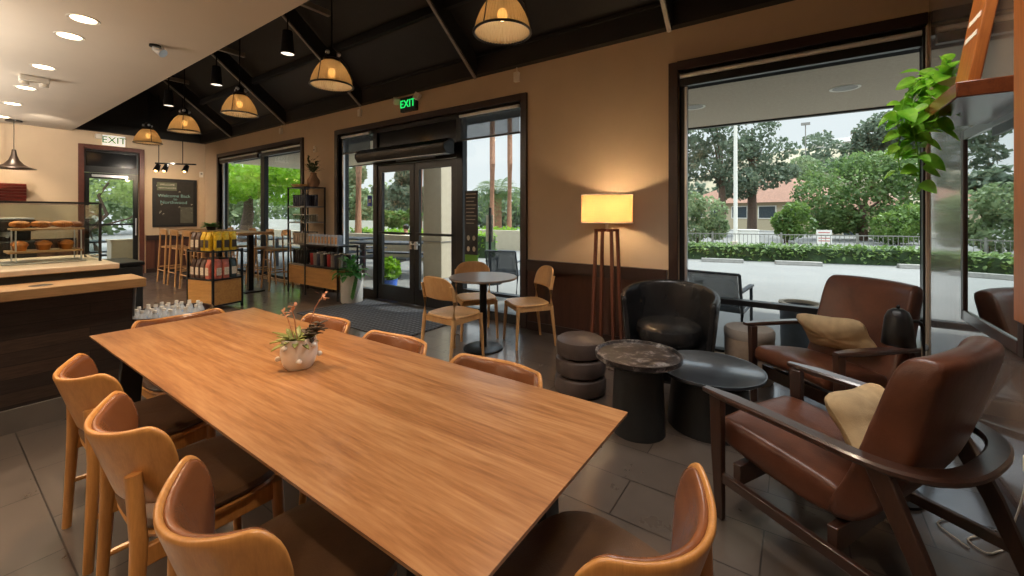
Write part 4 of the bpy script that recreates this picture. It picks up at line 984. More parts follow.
# ------------------------------------------------------------------ merchandise shelving
sv = thing('merchandise_rack', 'tall and low black shelving with wood drawers by the entrance', 'shelving', (0,0,0))
Y0, Y1 = 3.80, 4.16
def post(x, y, h_): MB().box(x-.011, x+.011, y-.011, y+.011, 0, h_).build('post', M_blackm, sv)
for x, h_ in ((-7.56, 1.88), (-6.99, 1.88), (-6.02, .88)):
    post(x, Y0, h_); post(x, Y1, h_)
for z in (1.86, 1.52, 1.24, .86, .50):
    MB().box(-7.55, -7.0, Y0-.01, Y1+.01, z, z+.02).build('shelf', M_steel_grey if z < 1.8 else M_blackm, sv)
for z in (.86, .50): MB().box(-6.98, -6.03, Y0-.01, Y1+.01, z, z+.02).build('shelf', M_blackm, sv)
for x0, x1 in ((-7.54, -7.005), (-6.975, -6.035)):
    d_ = MB().box(x0, x1, Y0, Y1, .18, .49).build('drawer', M_honey, sv, bevel=.003)
pl_ = thing('branch_vase', 'tan vase with dark branches on top of the tall rack', 'vase', (-7.08, 4.0, 1.8835))
MB().lathe([(.001,0),(.07,0),(.10,.06),(.10,.12),(.06,.18),(.045,.23),(.055,.25)], n=32).build('vase', plain('tan_clay', '#8f6b4c', .7, var=.1), pl_, solid=.005)
mb = MB()
for k in range(34):
    a = random.uniform(0, 2*PI); e = random.uniform(.3, 1.4); d = Vector((math.cos(a)*math.cos(e), math.sin(a)*math.cos(e)*.6, math.sin(e))); ln = random.uniform(.1, .30)
    for q in range(3): leaf(mb, Vector((0,0,.24))+d*ln*(.4+.3*q), d+Vector((random.uniform(-.8,.8), random.uniform(-.8,.8), random.uniform(-.3,.5))), .075, .035)
mb.build('foliage', leafmat('dark_olive_leaf', '#2f3a26', '#56623c', .3, 9), pl_)
o = thing('woven_tray', 'flat woven tray on top of the tall rack', 'tray', (-7.36, 3.94, 1.8835)); MB().lathe([(.001,0),(.14,0),(.165,.035),(.16,.04),(.14,.012),(.001,.012)], n=36).build('tray', M_pale, o)
MB().tube([(.165*math.cos(2*PI*k/36), .165*math.sin(2*PI*k/36), .04) for k in range(36)], .007, 6, closed=True).build('rim', M_pale, o)
def cup(m1, m2, r_, h_):
    r = thing('tumbler', '', 'tumbler'); MB().lathe([(.001,0),(r_*.8,0),(r_,h_*.92),(r_*.98,h_*.95)], n=18).build('body', m1, r); MB().lathe([(.001,h_*1.03),(r_*.9,h_*1.02),(r_*1.02,h_*.94),(r_*.8,h_*.94)], n=18).build('lid', m2, r); return r
M_navy = plain('navy', '#23283f', .35, var=.2); M_blk = plain('black_gloss', '#1b1b1c', .25, var=.2); M_silv = plain('brushed', '#a7a39b', .3, .7); M_cer = plain('stoneware', '#b5a795', .5, var=.15); M_redc = plain('red_gloss', '#a52a2a', .3); M_gl = glass('cup_glass', '#dfe6e4', .02, .08)
cups = {}
def place_cup(key, mats, r_, h_, loc, label, group):
    if key not in cups: cups[key] = c = cup(*mats, r_, h_); c.location = loc; c['label'] = label; c['group'] = group
    else: dup(cups[key], loc, random.uniform(0, 6), label, group)
for z, key, mats, r_, h_, nm, n_ in ((1.541, 'navy', (M_navy, M_blk), .038, .20, 'navy tumbler on the top shelf of the tall rack', 7), (1.261, 'glass', (M_gl, M_silv), .036, .13, 'clear glass cup on the second shelf of the tall rack', 7), (.881, 'stone', (M_cer, M_blk), .04, .20, 'beige travel cup on the middle shelf of the tall rack', 6), (.521, 'black', (M_blk, M_blk), .04, .25, 'black flask on the bottom shelf of the tall rack', 6)):
    for row in range(2):
        for i in range(n_): place_cup(key, mats, r_*.8, h_, (-7.49+.43*i/(n_-1)+.02*row, Y0+.08+.15*row, z), nm, nm+'s')
for row in range(2):
    for i in range(9):
        key = ('red', 'silver', 'navy2', 'silver', 'black2')[(i+row) % 5]; m_ = {'red': (M_redc, M_blk), 'silver': (M_silv, M_blk), 'navy2': (M_navy, M_silv), 'black2': (M_blk, M_silv)}[key]
        col_ = {'red': 'red', 'silver': 'silver', 'navy2': 'navy', 'black2': 'black'}[key]
        place_cup(key, m_, .038, .22, (-6.92+.83*i/8, Y0+.09+.15*row, .521), f'{col_} flask on the lower shelf of the low rack', f'{col_} flasks on the low rack')
def gbox():
    r = thing('gift_box', '', 'box'); MB().box(-.042, .042, -.05, .05, 0, .17).build('carton', plain('carton_blue', '#b9c4d3', .5, var=.15, scale=30), r, bevel=.002); MB().box(-.03, .03, -.052, -.0505, .03, .14).build('window', plain('carton_print', '#c79a72', .5, var=.3, scale=40), r); return r
gb = gbox()
for i in range(9):
    loc = (-6.90+.098*i, Y0+.08, .881); l_ = 'pale blue boxed cup in the row on top of the low rack'
    if i == 0: gb.location = loc; gb['label'] = l_; gb['group'] = 'boxed cups on the low rack'
    else: dup(gb, loc, 0, l_, 'boxed cups on the low rack')
wp = thing('floor_planter', 'white cylinder planter with a green plant beside the glass doors', 'potted plant', (-5.82, 3.92, 0))
MB().lathe([(.001,0),(.15,0),(.165,.02),(.17,.44),(.155,.44),(.15,.40),(.001,.40)], n=44).build('pot', M_white, wp)
mb = MB()
for k in range(85):
    a = random.uniform(0, 2*PI); e = random.uniform(-.2, 1.4); ln = random.uniform(.05,.25); d = Vector((math.cos(a)*math.cos(e), math.sin(a)*math.cos(e), math.sin(e)))
    leaf(mb, Vector((0,0,.44))+d*ln, d+Vector((0,0,-.3)), random.uniform(.09,.13), .08, .4)
for k in range(8): leaf(mb, (.17, -.03-.01*k, .44-.04*k), (.6, -.5, -.6), .09, .06, .4)
mb.build('foliage', L_green, wp)
tag(MB().box(-5.78, -3.62, 3.02, 4.16, .001, .012).build('entrance_mat', M_mat), 'dark ribbed entrance mat in front of the glass doors', 'mat')

# ------------------------------------------------------------------ high table and bar stools
ht = thing('bar_table', 'long high oak table on black legs near the chalkboard', 'table', (-9.55, 3.42, 0))
MB().box(-1.75, 1.65, -.30, .30, 1.03, 1.07).build('tabletop', M_pale, ht, bevel=.004)
for x in (-1.4, 1.4):
    MB().box(x-.04, x+.04, -.04, .04, .02, 1.03).build('leg', M_blackm, ht); MB().box(x-.2, x+.2, -.16, .16, 0, .02).build('base', M_blackm, ht)
def make_stool():
    r = thing('bar_stool', '', 'stool')
    MB().grid(lambda u, v: (.20*(2*u-1), -.185+.05*(2*u-1)**2-.03*v, .98+.12*v-.015*abs(2*u-1)**3), 13, 5).build('backrest', M_pale, r, solid=.018, sub=1)
    MB().grid(lambda u, v: (.19*[.001,.97,1,.97,.001][round(v*4)]*math.cos(2*PI*u)*(abs(math.cos(2*PI*u))**4+abs(math.sin(2*PI*u))**4)**-.25, .18*[.001,.97,1,.97,.001][round(v*4)]*math.sin(2*PI*u)*(abs(math.cos(2*PI*u))**4+abs(math.sin(2*PI*u))**4)**-.25, .73+[-.018,-.018,0,.015,.01][round(v*4)]), 32, 5, True).build('seat', M_pale, r)
    for s in (-1, 1):
        MB().tube([(s*.20,-.21,0),(s*.18,-.175,.72),(s*.185,-.165,1.06)], .017, 10, scales=[.8,1,.8]).build('leg', M_pale, r); MB().tube([(s*.20,.20,0),(s*.165,.155,.72)], .017, 10, scales=[.8,1]).build('leg', M_pale, r)
        MB().tube([(s*.193,-.195,.32),(s*.187,.185,.32)], .010, 8).build('rung', M_pale, r)
    for y, z in ((.187,.26),(-.2,.26),(.17,.55)): MB().tube([(-.19,y,z),(.19,y,z)], .010, 8).build('rung', M_pale, r)
    return r
BS = make_stool(); bf = [True]; G = 'pale oak bar stools at the high table'
on = ['first', 'second', 'third', 'fourth']
for i, x in enumerate((-10.62, -10.0, -9.35, -8.75)): put(BS, bf, x, 3.0, (0, 1), f'oak bar stool on the counter side of the high table, {on[i]} from the chalkboard', G)
for i, x in enumerate((-10.6, -9.5, -8.75, -8.1)): put(BS, bf, x, 3.86, (-.1, -1), f'oak bar stool on the window side of the high table, {on[i]} from the chalkboard', G)
o = thing('herb_pot', 'low pot of green leaves standing on the high table', 'potted plant', (-9.9, 3.42, 1.0705)); MB().lathe([(.001,0),(.07,0),(.09,.07),(.08,.07),(.001,.06)], n=24).build('pot', M_blackm, o)
mb = MB()
for k in range(60):
    a = random.uniform(0, 2*PI); leaf(mb, (.05*math.cos(a)*random.random(), .05*math.sin(a)*random.random(), .07), (math.cos(a), math.sin(a), random.uniform(.2,1.3)), random.uniform(.1,.2), .05, .4)
mb.build('foliage', L_green, o)

# ------------------------------------------------------------------ unseen uplights added behind the counter; spots over table and lounge
for x, y, e in ((-6.3, -1.3, 650), (-8.8, -1.2, 700), (-11.3, -1.0, 560), (-3.4, -3.4, 420)):
    o = light('added_uplight', 'SPOT', (x, y, 2.05), e, (1, .93, .84), spot_size=math.radians(160), spot_blend=1, shadow_soft_size=.25)  # no fixture here, added to brighten the cream ceiling
    o.rotation_euler = (PI, 0, 0)
spot(-2.35, .80, ZS-.02, 260, 58, WARM, 1, to=(-2.3, .70, .75)); spot(-1.1, .86, ZS-.02, 70, 90)
spot(-.5, 2.75, 3.15, 50, 50, WARM, to=(.56, 2.45, 2.2))  # added warm spot that lights the leaning board

# ------------------------------------------------------------------ outdoors
def at(px, d):
    """ground position seen along the bearing of picture column px, d metres ahead"""
    s_, c_ = math.sin(math.radians(34.75)), math.cos(math.radians(34.75)); u = (px-512)/411
    return (-s_+c_*u)*d, (c_+s_*u)*d
def zz(y, d): return 1.4-(y-214)*d/411
def leaves(mb, centre, rad, n, size, shell=.55):
    c = np.array(centre); r = np.array(rad)
    d = rng.normal(size=(n, 3)); d /= np.linalg.norm(d, axis=1)[:, None]
    q = c+d*r*(shell+(1-shell)*rng.random((n, 1))**.6)
    a = rng.normal(size=(n, 3)); a /= np.linalg.norm(a, axis=1)[:, None]; a = a*.75+d*.5
    b = np.cross(a, rng.normal(size=(n, 3))); b /= np.linalg.norm(b, axis=1)[:, None]+1e-9
    a2 = np.cross(b, a); a2 /= np.linalg.norm(a2, axis=1)[:, None]+1e-9
    sz = size*(.6+.8*rng.random((n, 1)))
    o = len(mb.v)
    for P in zip(q-b*sz*.5, q+a2*sz*.32, q+b*sz*.5, q-a2*sz*.32): mb.v += [tuple(k) for k in P]
    mb.f += [(o+4*i, o+4*i+1, o+4*i+2, o+4*i+3) for i in range(n)]
def fol(mb, name, m, parent):
    me = bpy.data.meshes.new(name); me.from_pydata(mb.v, [], mb.f); me.materials.append(m); o = bpy.data.objects.new(name, me); COL.objects.link(o); o.parent = parent; return o
def tree(nm, label, px, d, crown, trunk_h, m, blobs, n, size, tr=.15, z0=-.02, lean=0, group=None, cat='tree'):
    x, y = at(px, d); t = thing(nm, label, cat, (x, y, z0), 0, group)
    mb = MB()
    for (bx, bz, rx, rz_) in blobs:
        # bx runs across the view
        ox, oy = .82*bx, .57*bx
        leaves(mb, (ox+random.uniform(-.2,.2), oy+random.uniform(-.3,.3), bz-z0), (rx, rx*.9, rz_), int(n/len(blobs)), size)
    fol(mb, crown, m, t)
    if trunk_h:
        tk_ = MB().tube([(0,0,0), (lean*.4, 0, trunk_h*.5), (lean, 0, trunk_h)], tr, 10, scales=[1.2, 1, .6])
        for (bx, bz, rx, rz_) in blobs[:5]:
            tk_.tube([(lean*.7, 0, trunk_h*.75), (.82*bx*.6, .57*bx*.6, bz-z0)], tr*.35, 7, scales=[1, .5])
        tk_.build('trunk', M_bark, t)
    return t
def bl(px0, y, rx, rz_, px, d): return ((px0-px)*d/411, zz(y, d), rx*d/411, rz_*d/411)
def mk(nm, label, px, d, spec, m, n, size, trunk_y=None, **kw):
    blobs = [bl(a, b_, c, e, px, d) for a, b_, c, e in spec]
    return tree(nm, label, px, d, 'foliage', (zz(trunk_y, d)+.02 if trunk_y else 0), m, blobs, n, size, **kw)
TG = 'trees across the parking lot'
mk('pine_tree', 'tall grey green pine behind the light pole, nearer the window frame', 722, 26, [(705,130,26,16),(722,150,28,14),(700,170,22,12),(735,180,22,12),(712,118,20,14),(690,150,16,14)], L_pine, 3600, .26, 170, tr=.22, group=TG)
mk('pine_tree', 'tall dark pine with layered crown beside the tiled roof', 752, 27, [(752,128,24,14),(768,150,24,12),(742,148,20,12),(776,172,20,10),(757,178,28,12),(735,190,18,10),(745,165,22,12)], L_pine, 3800, .26, 150, tr=.25, group=TG)
mk('leafy_bush', 'pale bushy tree behind the fence below the pines', 698, 20, [(690,205,16,14),(704,212,18,16),(694,230,16,12),(714,228,12,12)], L_olive, 2600, .18, 215, tr=.08, group=TG)
mk('leafy_bush', 'light green bush in front of the house wall by the round tree', 786, 20, [(782,222,11,11),(794,212,12,11),(800,226,14,12),(786,230,12,10)], L_oak, 2600, .16, 220, tr=.08, group=TG)
mk('broad_tree', 'big round dark green tree filling the right of the large window', 862, 22, [(850,180,44,26),(885,172,44,22),(825,198,28,22),(905,195,30,26),(865,205,44,22),(880,222,40,16),(840,220,20,14),(915,175,22,22),(868,165,30,14)], L_dense, 11000, .20, 205, tr=.22, group=TG)
mk('leafy_bush', 'bright green bush below the big round tree', 898, 19, [(888,225,16,14),(905,218,16,14),(916,228,12,14),(897,236,18,8)], L_oak, 2600, .16, 225, tr=.06, group=TG)
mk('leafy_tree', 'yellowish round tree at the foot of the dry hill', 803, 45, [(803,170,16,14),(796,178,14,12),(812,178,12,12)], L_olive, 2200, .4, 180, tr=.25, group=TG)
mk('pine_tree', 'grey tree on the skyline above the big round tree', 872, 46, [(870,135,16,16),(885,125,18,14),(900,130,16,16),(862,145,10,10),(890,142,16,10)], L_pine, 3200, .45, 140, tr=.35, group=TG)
mk('pine_tree', 'thin grey tree at the window corner behind the pothos', 905, 42, [(905,128,12,20),(912,140,10,16)], L_pine, 1600, .4, 140, tr=.3, group=TG)
# trees past the street end of the lot that the mirror shows
for x, y, m_, l_ in ((-7.5, 22, L_pine, 'grey pine at the edge of the lot between the lamp wall and the window'),):
    t = thing('leafy_tree', l_, 'tree', (x, y, -.02), 0, TG); mb = MB()
    for k in range(6): leaves(mb, (random.uniform(-1.5,1.5), random.uniform(-1.5,1.5), random.uniform(1.2,5.6)), (1.4,1.4,1.1), 700, .26)
    fol(mb, 'foliage', m_, t); MB().cone((0,0,0), (0,0,4.5), .2, .08).build('trunk', M_bark, t)
# hedge, fence, wheel stops, sign
def hedge(label, p0, p1, h_, w_, n, m=None):
    p0, p1 = Vector((*p0, 0)), Vector((*p1, 0)); c = (p0+p1)/2; ln = (p1-p0).length
    o = thing('clipped_hedge', label, 'hedge', (c.x, c.y, -.02), math.atan2(p1.y-p0.y, p1.x-p0.x))
    mb = MB(); q = np.stack([rng.uniform(-ln/2, ln/2, n), rng.uniform(-w_/2, w_/2, n), h_*(.04+.96*rng.random(n)**.5)], 1)
    for p_ in q: leaf(mb, p_, rng.normal(size=3), .12, .08, .2)
    fol(mb, 'foliage', m or L_hedge, o); MB().box(-ln/2, ln/2, -w_*.38, w_*.38, .0, h_*.86).build('core', plain('hedge_core', '#37482a', .95, var=.35, scale=8) if 'hedge_core' not in MATS else MATS['hedge_core'], o)
    return o
hedge('long low clipped hedge at the edge of the parking lot', (-6.4, 13.3), (7, 16.9), .47, .9, 7000)
fc = thing('picket_fence', 'grey metal picket fence behind the long low hedge', 'fence', (-1, 15.7, -.02), math.atan2(4.3, 16))
for z in (.18, .74): MB().box(-5.4, 9, -.015, .015, z, z+.03).build('rail', M_steel_grey, fc)
mb = MB()
for k in range(121): x = -5.4+.12*k; mb.box(x-.007, x+.007, -.007, .007, 0, .76)
mb.build('picket_grille', M_steel_grey, fc)
for k in range(8): x = -5.4+2*k; MB().box(x-.025, x+.025, -.025, .025, 0, .82).build('post', M_steel_grey, fc)
for px, y, wd, l_, m_ in ((748, 239, .62, 'white utility box behind the hedge next to the light pole', None), (824, 241, .46, 'white notice sign with red lines on the picket fence', 1)):
    x, y2 = at(px, 14.9); o = thing('fence_sign' if m_ else 'utility_box', l_, 'sign' if m_ else 'box', (x, y2, -.02), math.radians(20))
    if m_:
        MB().box(-.24, .24, -.01, .01, .34, .84).build('board', M_cream, o)
        for k in range(4): MB().box(-.18, .18, -.013, -.011, .43+.1*k, .46+.1*k).build('red_line', plain('sign_red', '#c0504a', .6) if 'sign_red' not in MATS else MATS['sign_red'], o)
        for s in (-1, 1): MB().box(s*.2-.012, s*.2+.012, .011, .03, 0, .8).build('post', M_steel_grey, o)
    else:
        MB().box(-.3, .3, -.2, .2, 0, .82).build('body', M_cream, o, bevel=.02); MB().box(-.32, .32, -.22, .22, .82, .86).build('lid', M_cream, o)
for px, d, l_ in ((798, 11.4, 'concrete wheel stop in front of the hedge at the middle of the large window'), (722, 12.1, 'concrete wheel stop in front of the hedge beside the window frame'), (925, 10.6, 'concrete wheel stop in front of the hedge at the window corner')):
    x, y2 = at(px, d); o = MB().prism([(-.09,0),(.09,0),(.06,.11),(-.06,.11)], -.55, .55).build('wheel_stop', M_steel_grey, loc=(x, y2, -.02), rz=math.radians(14), bevel=.01); tag(o, l_, 'wheel stop', 'wheel stops in the parking lot')
x, y2 = at(735.5, 17.5); o = thing('light_pole', 'tall white parking lot light pole in front of the pines', 'light pole', (x, y2, -.02))
MB().tube([(0,0,0),(0,0,5.6)], .085, 14, scales=[1, .8]).build('pole', M_cream, o); MB().lathe([(.001,0),(.2,0),(.2,.25),(.001,.3)], n=20).build('base', M_stucco, o); MB().box(-.12, .12, -.3, .3, 5.6, 5.72).build('lamp_head', M_cream, o)
x, y2 = at(805.5, 60); o = thing('stadium_light', 'thin floodlight mast on the skyline left of the dry hill', 'light pole', (x, y2, -.02)); MB().tube([(0,0,0),(0,0,14.6)], .07, 8).build('mast', M_steel_grey, o); MB().box(-.55, .55, -.2, .2, 14.4, 14.75).build('lamp_head', M_steel_grey, o)
# house with tiled roof
hx, hy = at(742, 36); H = thing('tiled_house', 'beige two storey house with terracotta tiled roof behind the pines', 'house', (hx, hy, -2.2), math.radians(-30+2))
wz = 2.2+zz(203, 36)
MB().box(-6.2, 5.6, 0, 8, 0, wz).build('wall', M_stucco2, H)
def roof(nm, x0, x1, y0, y1, z0, h_, par, ov=.5):
    x0 -= ov; x1 += ov; y0 -= ov; y1 += ov; k = min((x1-x0), (y1-y0))/2
    MB().add([(x0,y0,z0),(x1,y0,z0),(x1,y1,z0),(x0,y1,z0),(x0+k,(y0+y1)/2,z0+h_),(x1-k,(y0+y1)/2,z0+h_)], [(3,2,1,0),(0,1,5,4),(1,2,5),(2,3,4,5),(3,0,4)]).build(nm, M_terra, par)
roof('roof', -6.2, 5.6, 0, 8, wz, 2.4, H)
for px_, z in ((-4.6,3.75), (-2.4,3.75), (-.2,3.75), (2.2,3.75), (4.2,3.75), (-4.6,1.7), (-2.4,1.7), (-.2,1.7), (2.2,1.7)):
    f_ = MB().box(px_-.75, px_+.75, -.06, -.001, z-.55, z+.55).build('window', M_cream, H); MB().box(px_-.66, px_+.66, -.08, -.061, z-.47, z+.47).build('glazing', M_housepane, f_)
hx, hy = at(852, 27); H2 = thing('stucco_house', 'small beige house showing below the big round tree', 'house', (hx, hy, -1.5), math.radians(-20)); MB().box(-2.4, 2.4, 0, 2.4, 0, 3.2).build('wall', M_stucco2, H2); roof('roof', -2.4, 2.4, 0, 2.4, 3.2, 1.2, H2)
f_ = MB().box(-.5, .7, -.06, -.001, .9, 2.6).build('window', M_cream, H2); MB().box(-.42, .62, -.08, -.061, 1, 2.5).build('glazing', M_housepane, f_)
# hill with a far house
hm = MB(); hx, hy = at(856, 105)
def hill(u, v):
    a = 2*PI*u; r_ = 1-v; rr_ = 34*r_*(1+.12*math.sin(3*a)+.07*math.sin(7*a+1))
    return (hx+rr_*1.5*math.cos(a)*.82-rr_*.9*math.sin(a)*.57, hy+rr_*1.5*math.cos(a)*.57+rr_*.9*math.sin(a)*.82, -.2+19*(1-r_**2.2)*(1+.08*math.sin(5*a)*r_))
struct(hm.grid(hill, 60, 14, True).build('hill', M_hill))
hx2, hy2 = at(833, 98); o = thing('hilltop_house', 'white house with a grey roof on top of the dry hill', 'house', (hx2, hy2, 15.6), math.radians(-25)); MB().box(-4.5, 4.5, 0, 6, -.5, 2.6).build('wall', M_cream, o)
MB().add([(-5,-.5,2.6),(5,-.5,2.6),(5,6.5,2.6),(-5,6.5,2.6),(-3,3,4.2),(3,3,4.2)], [(3,2,1,0),(0,1,5,4),(1,2,5),(2,3,4,5),(3,0,4)]).build('roof', M_steel_grey, o)
for q in (-3, 0, 3): MB().box(q-1, q+1, -.05, -.001, .6, 2).build('window', M_housepane, o)
hb = thing('hill_scrub', 'dark scrub growing along the ridge of the dry hill', 'shrub', (0,0,0)); mb = MB()
for k in range(26):
    q = at(random.uniform(808, 905), random.uniform(82, 92)); leaves(mb, (q[0], q[1], random.uniform(11, 17.5)), (2.2,2.2,1.4), 120, .8)
fol(mb, 'foliage', L_pine, hb)
# far treelines that close the horizon
def treeline(nm, label, p0, p1, n, h0, h1, m, size=.55):
    o = thing(nm, label, 'trees', (0,0,0)); mb = MB()
    for k in range(n):
        t_ = (k+.5)/n; x = p0[0]+(p1[0]-p0[0])*t_+random.uniform(-1,1); y = p0[1]+(p1[1]-p0[1])*t_+random.uniform(-2,2); hh = random.uniform(h0, h1)
        leaves(mb, (x, y, hh*.5), (random.uniform(1.6,2.6), 2, hh*.52), 420, size)
    fol(mb, 'foliage', m, o); o['kind'] = 'stuff'; return o
treeline('treeline_foliage', 'hazy row of trees along the street behind the picnic tables', (-46, 24), (-14, 40), 30, 2.2, 4.6, L_pine)
treeline('treeline_foliage', 'row of trees along the street past the far side door', (-34, -14), (-40, 14), 22, 4.5, 8, L_olive)
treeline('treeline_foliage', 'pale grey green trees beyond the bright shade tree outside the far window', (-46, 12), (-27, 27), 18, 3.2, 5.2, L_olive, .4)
treeline('treeline_foliage', 'low distant trees behind the tiled house', (-34, 56), (-5, 66), 18, 3, 6.5, L_pine, .9)
# entrance side: trees, palms, walls, picnic tables
mk('conifer_tree', 'tall conifer seen through the glass entrance door', 400, 27, [(402,175,9,14),(398,195,15,14),(405,212,17,12),(410,200,14,16),(402,160,4,8)], L_pine, 3600, .34, 190, tr=.22, group='trees beyond the entrance')
mk('conifer_tree', 'smaller conifer seen at the hinge side of the glass entrance door', 384, 30, [(384,195,8,14),(383,210,10,14)], L_pine, 1600, .34, 200, tr=.2, group='trees beyond the entrance')
mk('leafy_tree', 'green tree behind the sidelight next to the merchandise rack', 358, 24, [(350,185,10,18),(362,205,14,16),(352,215,14,12),(356,172,7,12)], L_olive, 3200, .26, 205, tr=.15, group='trees beyond the entrance')
mk('leafy_bush', 'low green bush behind the picnic tables', 395, 18, [(385,218,10,8),(400,220,14,9),(412,216,8,10)], L_oak, 2000, .2, 220, tr=.05, group='trees beyond the entrance')
for px, d, l_, top in ((491.5, 18, 'slim reddish palm trunk closest to the menu banner', 7.2), (509, 19.5, 'slim reddish palm trunk closest to the window edge', 7.6), (358, 15, 'slim reddish palm trunk behind the sidelight beside the rack', 7), (419.5, 18.5, 'slim reddish palm trunk between the door and the column', 7)):
    x, y = at(px, d); o = thing('palm_tree', l_, 'palm', (x, y, -.02), 0, 'tall palms outside the entrance')
    MB().tube([(0,0,0),(.05,0,top*.5),(0,.05,top)], .12, 12, scales=[1.3, 1, .9]).build('trunk', M_palmbark, o)
    mb = MB()
    for k in range(26):
        a = 2.4*k; e = random.uniform(-.5, 1.1); d_ = Vector((math.cos(a)*math.cos(e), math.sin(a)*math.cos(e), math.sin(e)))
        for q in range(9):
            p_ = Vector((0,.05,top))+d_*(.25+.17*q)-Vector((0,0,.018*q*q))
            for s in (-1, 1): leaf(mb, p_, d_*.5+d_.cross(Vector((0,0,1)))*s-Vector((0,0,.25)), .42, .04, .3)
    fol(mb, 'frond', L_dense, o)
x, y = at(498, 22); o = thing('palm_tree', 'short bushy palm between the two slim trunks', 'palm', (x, y, -.02)); MB().cone((0,0,0),(0,0,2.5),.2,.2).build('trunk', M_palmbark, o)
mb = MB()
for k in range(70):
    a = 2.4*k; e = random.uniform(-.4, 1.3); d_ = Vector((math.cos(a)*math.cos(e), math.sin(a)*math.cos(e), math.sin(e)))
    for q in range(10):
        p_ = Vector((0,0,2.5))+d_*(.2+.19*q)-Vector((0,0,.016*q*q))
        for s in (-1, 1): leaf(mb, p_, d_*.5+d_.cross(Vector((0,0,1)))*s-Vector((0,0,.25)), .45, .05, .3)
fol(mb, 'frond', L_dense, o)
tr_ = thing('shade_tree', 'bright green broad leafed tree with a rough trunk outside the far window', 'tree', (-22.5, 9.7, -.02))
mb = MB()
for c in ((-1.5,0,3.3),(.2,.5,3.6),(1.6,-.6,3.0),(.8,.8,2.6),(-.6,-.8,2.7),(2.6,.4,3.1),(-2.6,.6,2.9),(3.6,.2,3.5)): leaves(mb, c, (1.3,1.2,.75), 650, .24)
fol(mb, 'foliage', L_bright, tr_); MB().tube([(-.9,-.2,0),(-.85,0,1.4),(-.8,0,3)], .26, 12, scales=[1.2,1,.8]).build('trunk', M_bark, tr_)
tr_ = thing('twisted_tree', 'olive tree with a twisted trunk outside the far side door', 'tree', (-21.5, 3.7, -.02))
mb = MB()
for k in range(16): leaves(mb, (random.uniform(-1.2,1.2), random.uniform(-2.6,2.4), random.uniform(1.9,4.6)), (.95,.95,.7), 480, .15)
fol(mb, 'foliage', leafmat('sunny_olive_leaf', '#7d9150', '#bccb86', .6, 1.5), tr_); MB().tube([(0,.1,0),(.1,-.15,.8),(0,.35,1.4),(.1,.1,2.1),(0,.5,2.8)], .07, 10, scales=[1.3,1,.9,.7,.5]).tube([(0,.3,1.3),(0,-.5,1.6),(0,-.9,2.2)], .04, 8, scales=[1,.8,.5]).tube([(0,-.05,.9),(0,1.0,1.25),(0,1.6,1.9)], .04, 8, scales=[1,.8,.5]).build('trunk', M_bark, tr_)  # leaf colour made paler than olive_leaf to look sunlit
struct(MB().box(-20, -7.4, 8.7, 8.9, -.02, .72).build('wall_patio', M_column)); struct(MB().box(-13, -7.6, 13.2, 13.4, -.02, .75).build('wall_street', M_column))
struct(MB().box(-30, -13.8, 13.4, 13.5, -.02, 1.05).build('wall_white_fence', M_cream))
hedge('yellow green strip of grass and shrubs along the low patio wall', (-15.5, 10.6), (-8.2, 10.6), .80, .7, 3000, L_bright)
hedge('yellow green planting strip on the low street wall behind the palms', (-13, 14.0), (-8, 14.0), .85, .5, 1400, L_bright)
M_patio = plain('patio_grey', '#4a4e55', .5, .2)
def picnic(label, x, y, rz):
    r = thing('picnic_table', label, 'picnic table', (x, y, -.02), rz, 'grey picnic tables on the patio')
    for k in range(5): MB().box(-.9, .9, -.36+.15*k, -.225+.15*k, .72, .76).build('top_board', M_patio, r)
    for s in (-1, 1):
        MB().box(-.9, .9, s*.62-.12, s*.62+.12, .42, .46).build('bench', M_patio, r)
        MB().box(s*.65-.04, s*.65+.04, -.03, .03, .0, .72).build('leg', M_patio, r); MB().box(s*.65-.03, s*.65+.03, -.62, .62, .36, .42).build('crossbar', M_patio, r)
        for q in (-1, 1): MB().box(s*.65-.03, s*.65+.03, q*.62-.03, q*.62+.03, 0, .36).build('leg', M_patio, r)
    return r
pk = picnic('grey picnic table on the patio behind the glass entrance door', -8.0, 6.35, math.radians(20))
dup(pk, (-10.6, 6.9, -.02), math.radians(10), 'grey picnic table on the patio behind the sidelight'); dup(pk, (-14.2, 2.55, -.02), math.radians(90), 'grey picnic table outside the far side door'); dup(pk, (-12.4, 5.6, -.02), 0, 'grey picnic table outside the far window')
bx = thing('planter_box', 'square beige planter standing against the far side door glass', 'planter', (-13.25, 2.78, -.02)); MB().box(-.2, .2, -.25, .25, 0, .78).build('body', M_column, bx, bevel=.01); MB().box(-.22, .22, -.27, .27, .78, .82).build('rim', M_column, bx)
def patio_chair(label, x, y, rz):
    r = thing('patio_chair', label, 'chair', (x, y, -.02), rz, 'dark sling patio chairs outside the windows')
    MB().grid(lambda u, v: (.24*(2*u-1), -.20-.12*v, .40+.40*v), 5, 5).build('backrest', M_sling, r, solid=.008); MB().grid(lambda u, v: (.24*(2*u-1), .24-.44*v, .43-.03*v), 5, 5).build('seat', M_sling, r, solid=.008)
    for s in (-1, 1):
        MB().tube([(s*.26,-.30,0),(s*.26,-.20,.40),(s*.26,-.33,.81)], .016, 8).build('leg', M_patio, r); MB().tube([(s*.26,.26,0),(s*.26,.24,.62)], .016, 8).build('leg', M_patio, r); MB().bar((s*.26,.28,.63),(s*.26,-.27,.63),.045,.02).build('armrest', M_patio, r)
        MB().tube([(s*.26,.25,.42),(s*.26,-.2,.40)], .014, 8).build('side_rail', M_patio, r)
    MB().tube([(-.26,-.33,.81),(.26,-.33,.81)], .014, 8).build('top_rail', M_patio, r); MB().tube([(-.26,.25,.42),(.26,.25,.42)], .014, 8).build('front_rail', M_patio, r)
    return r
M_sling = sheer('sling_mesh', '#5b6066', .7, .1)
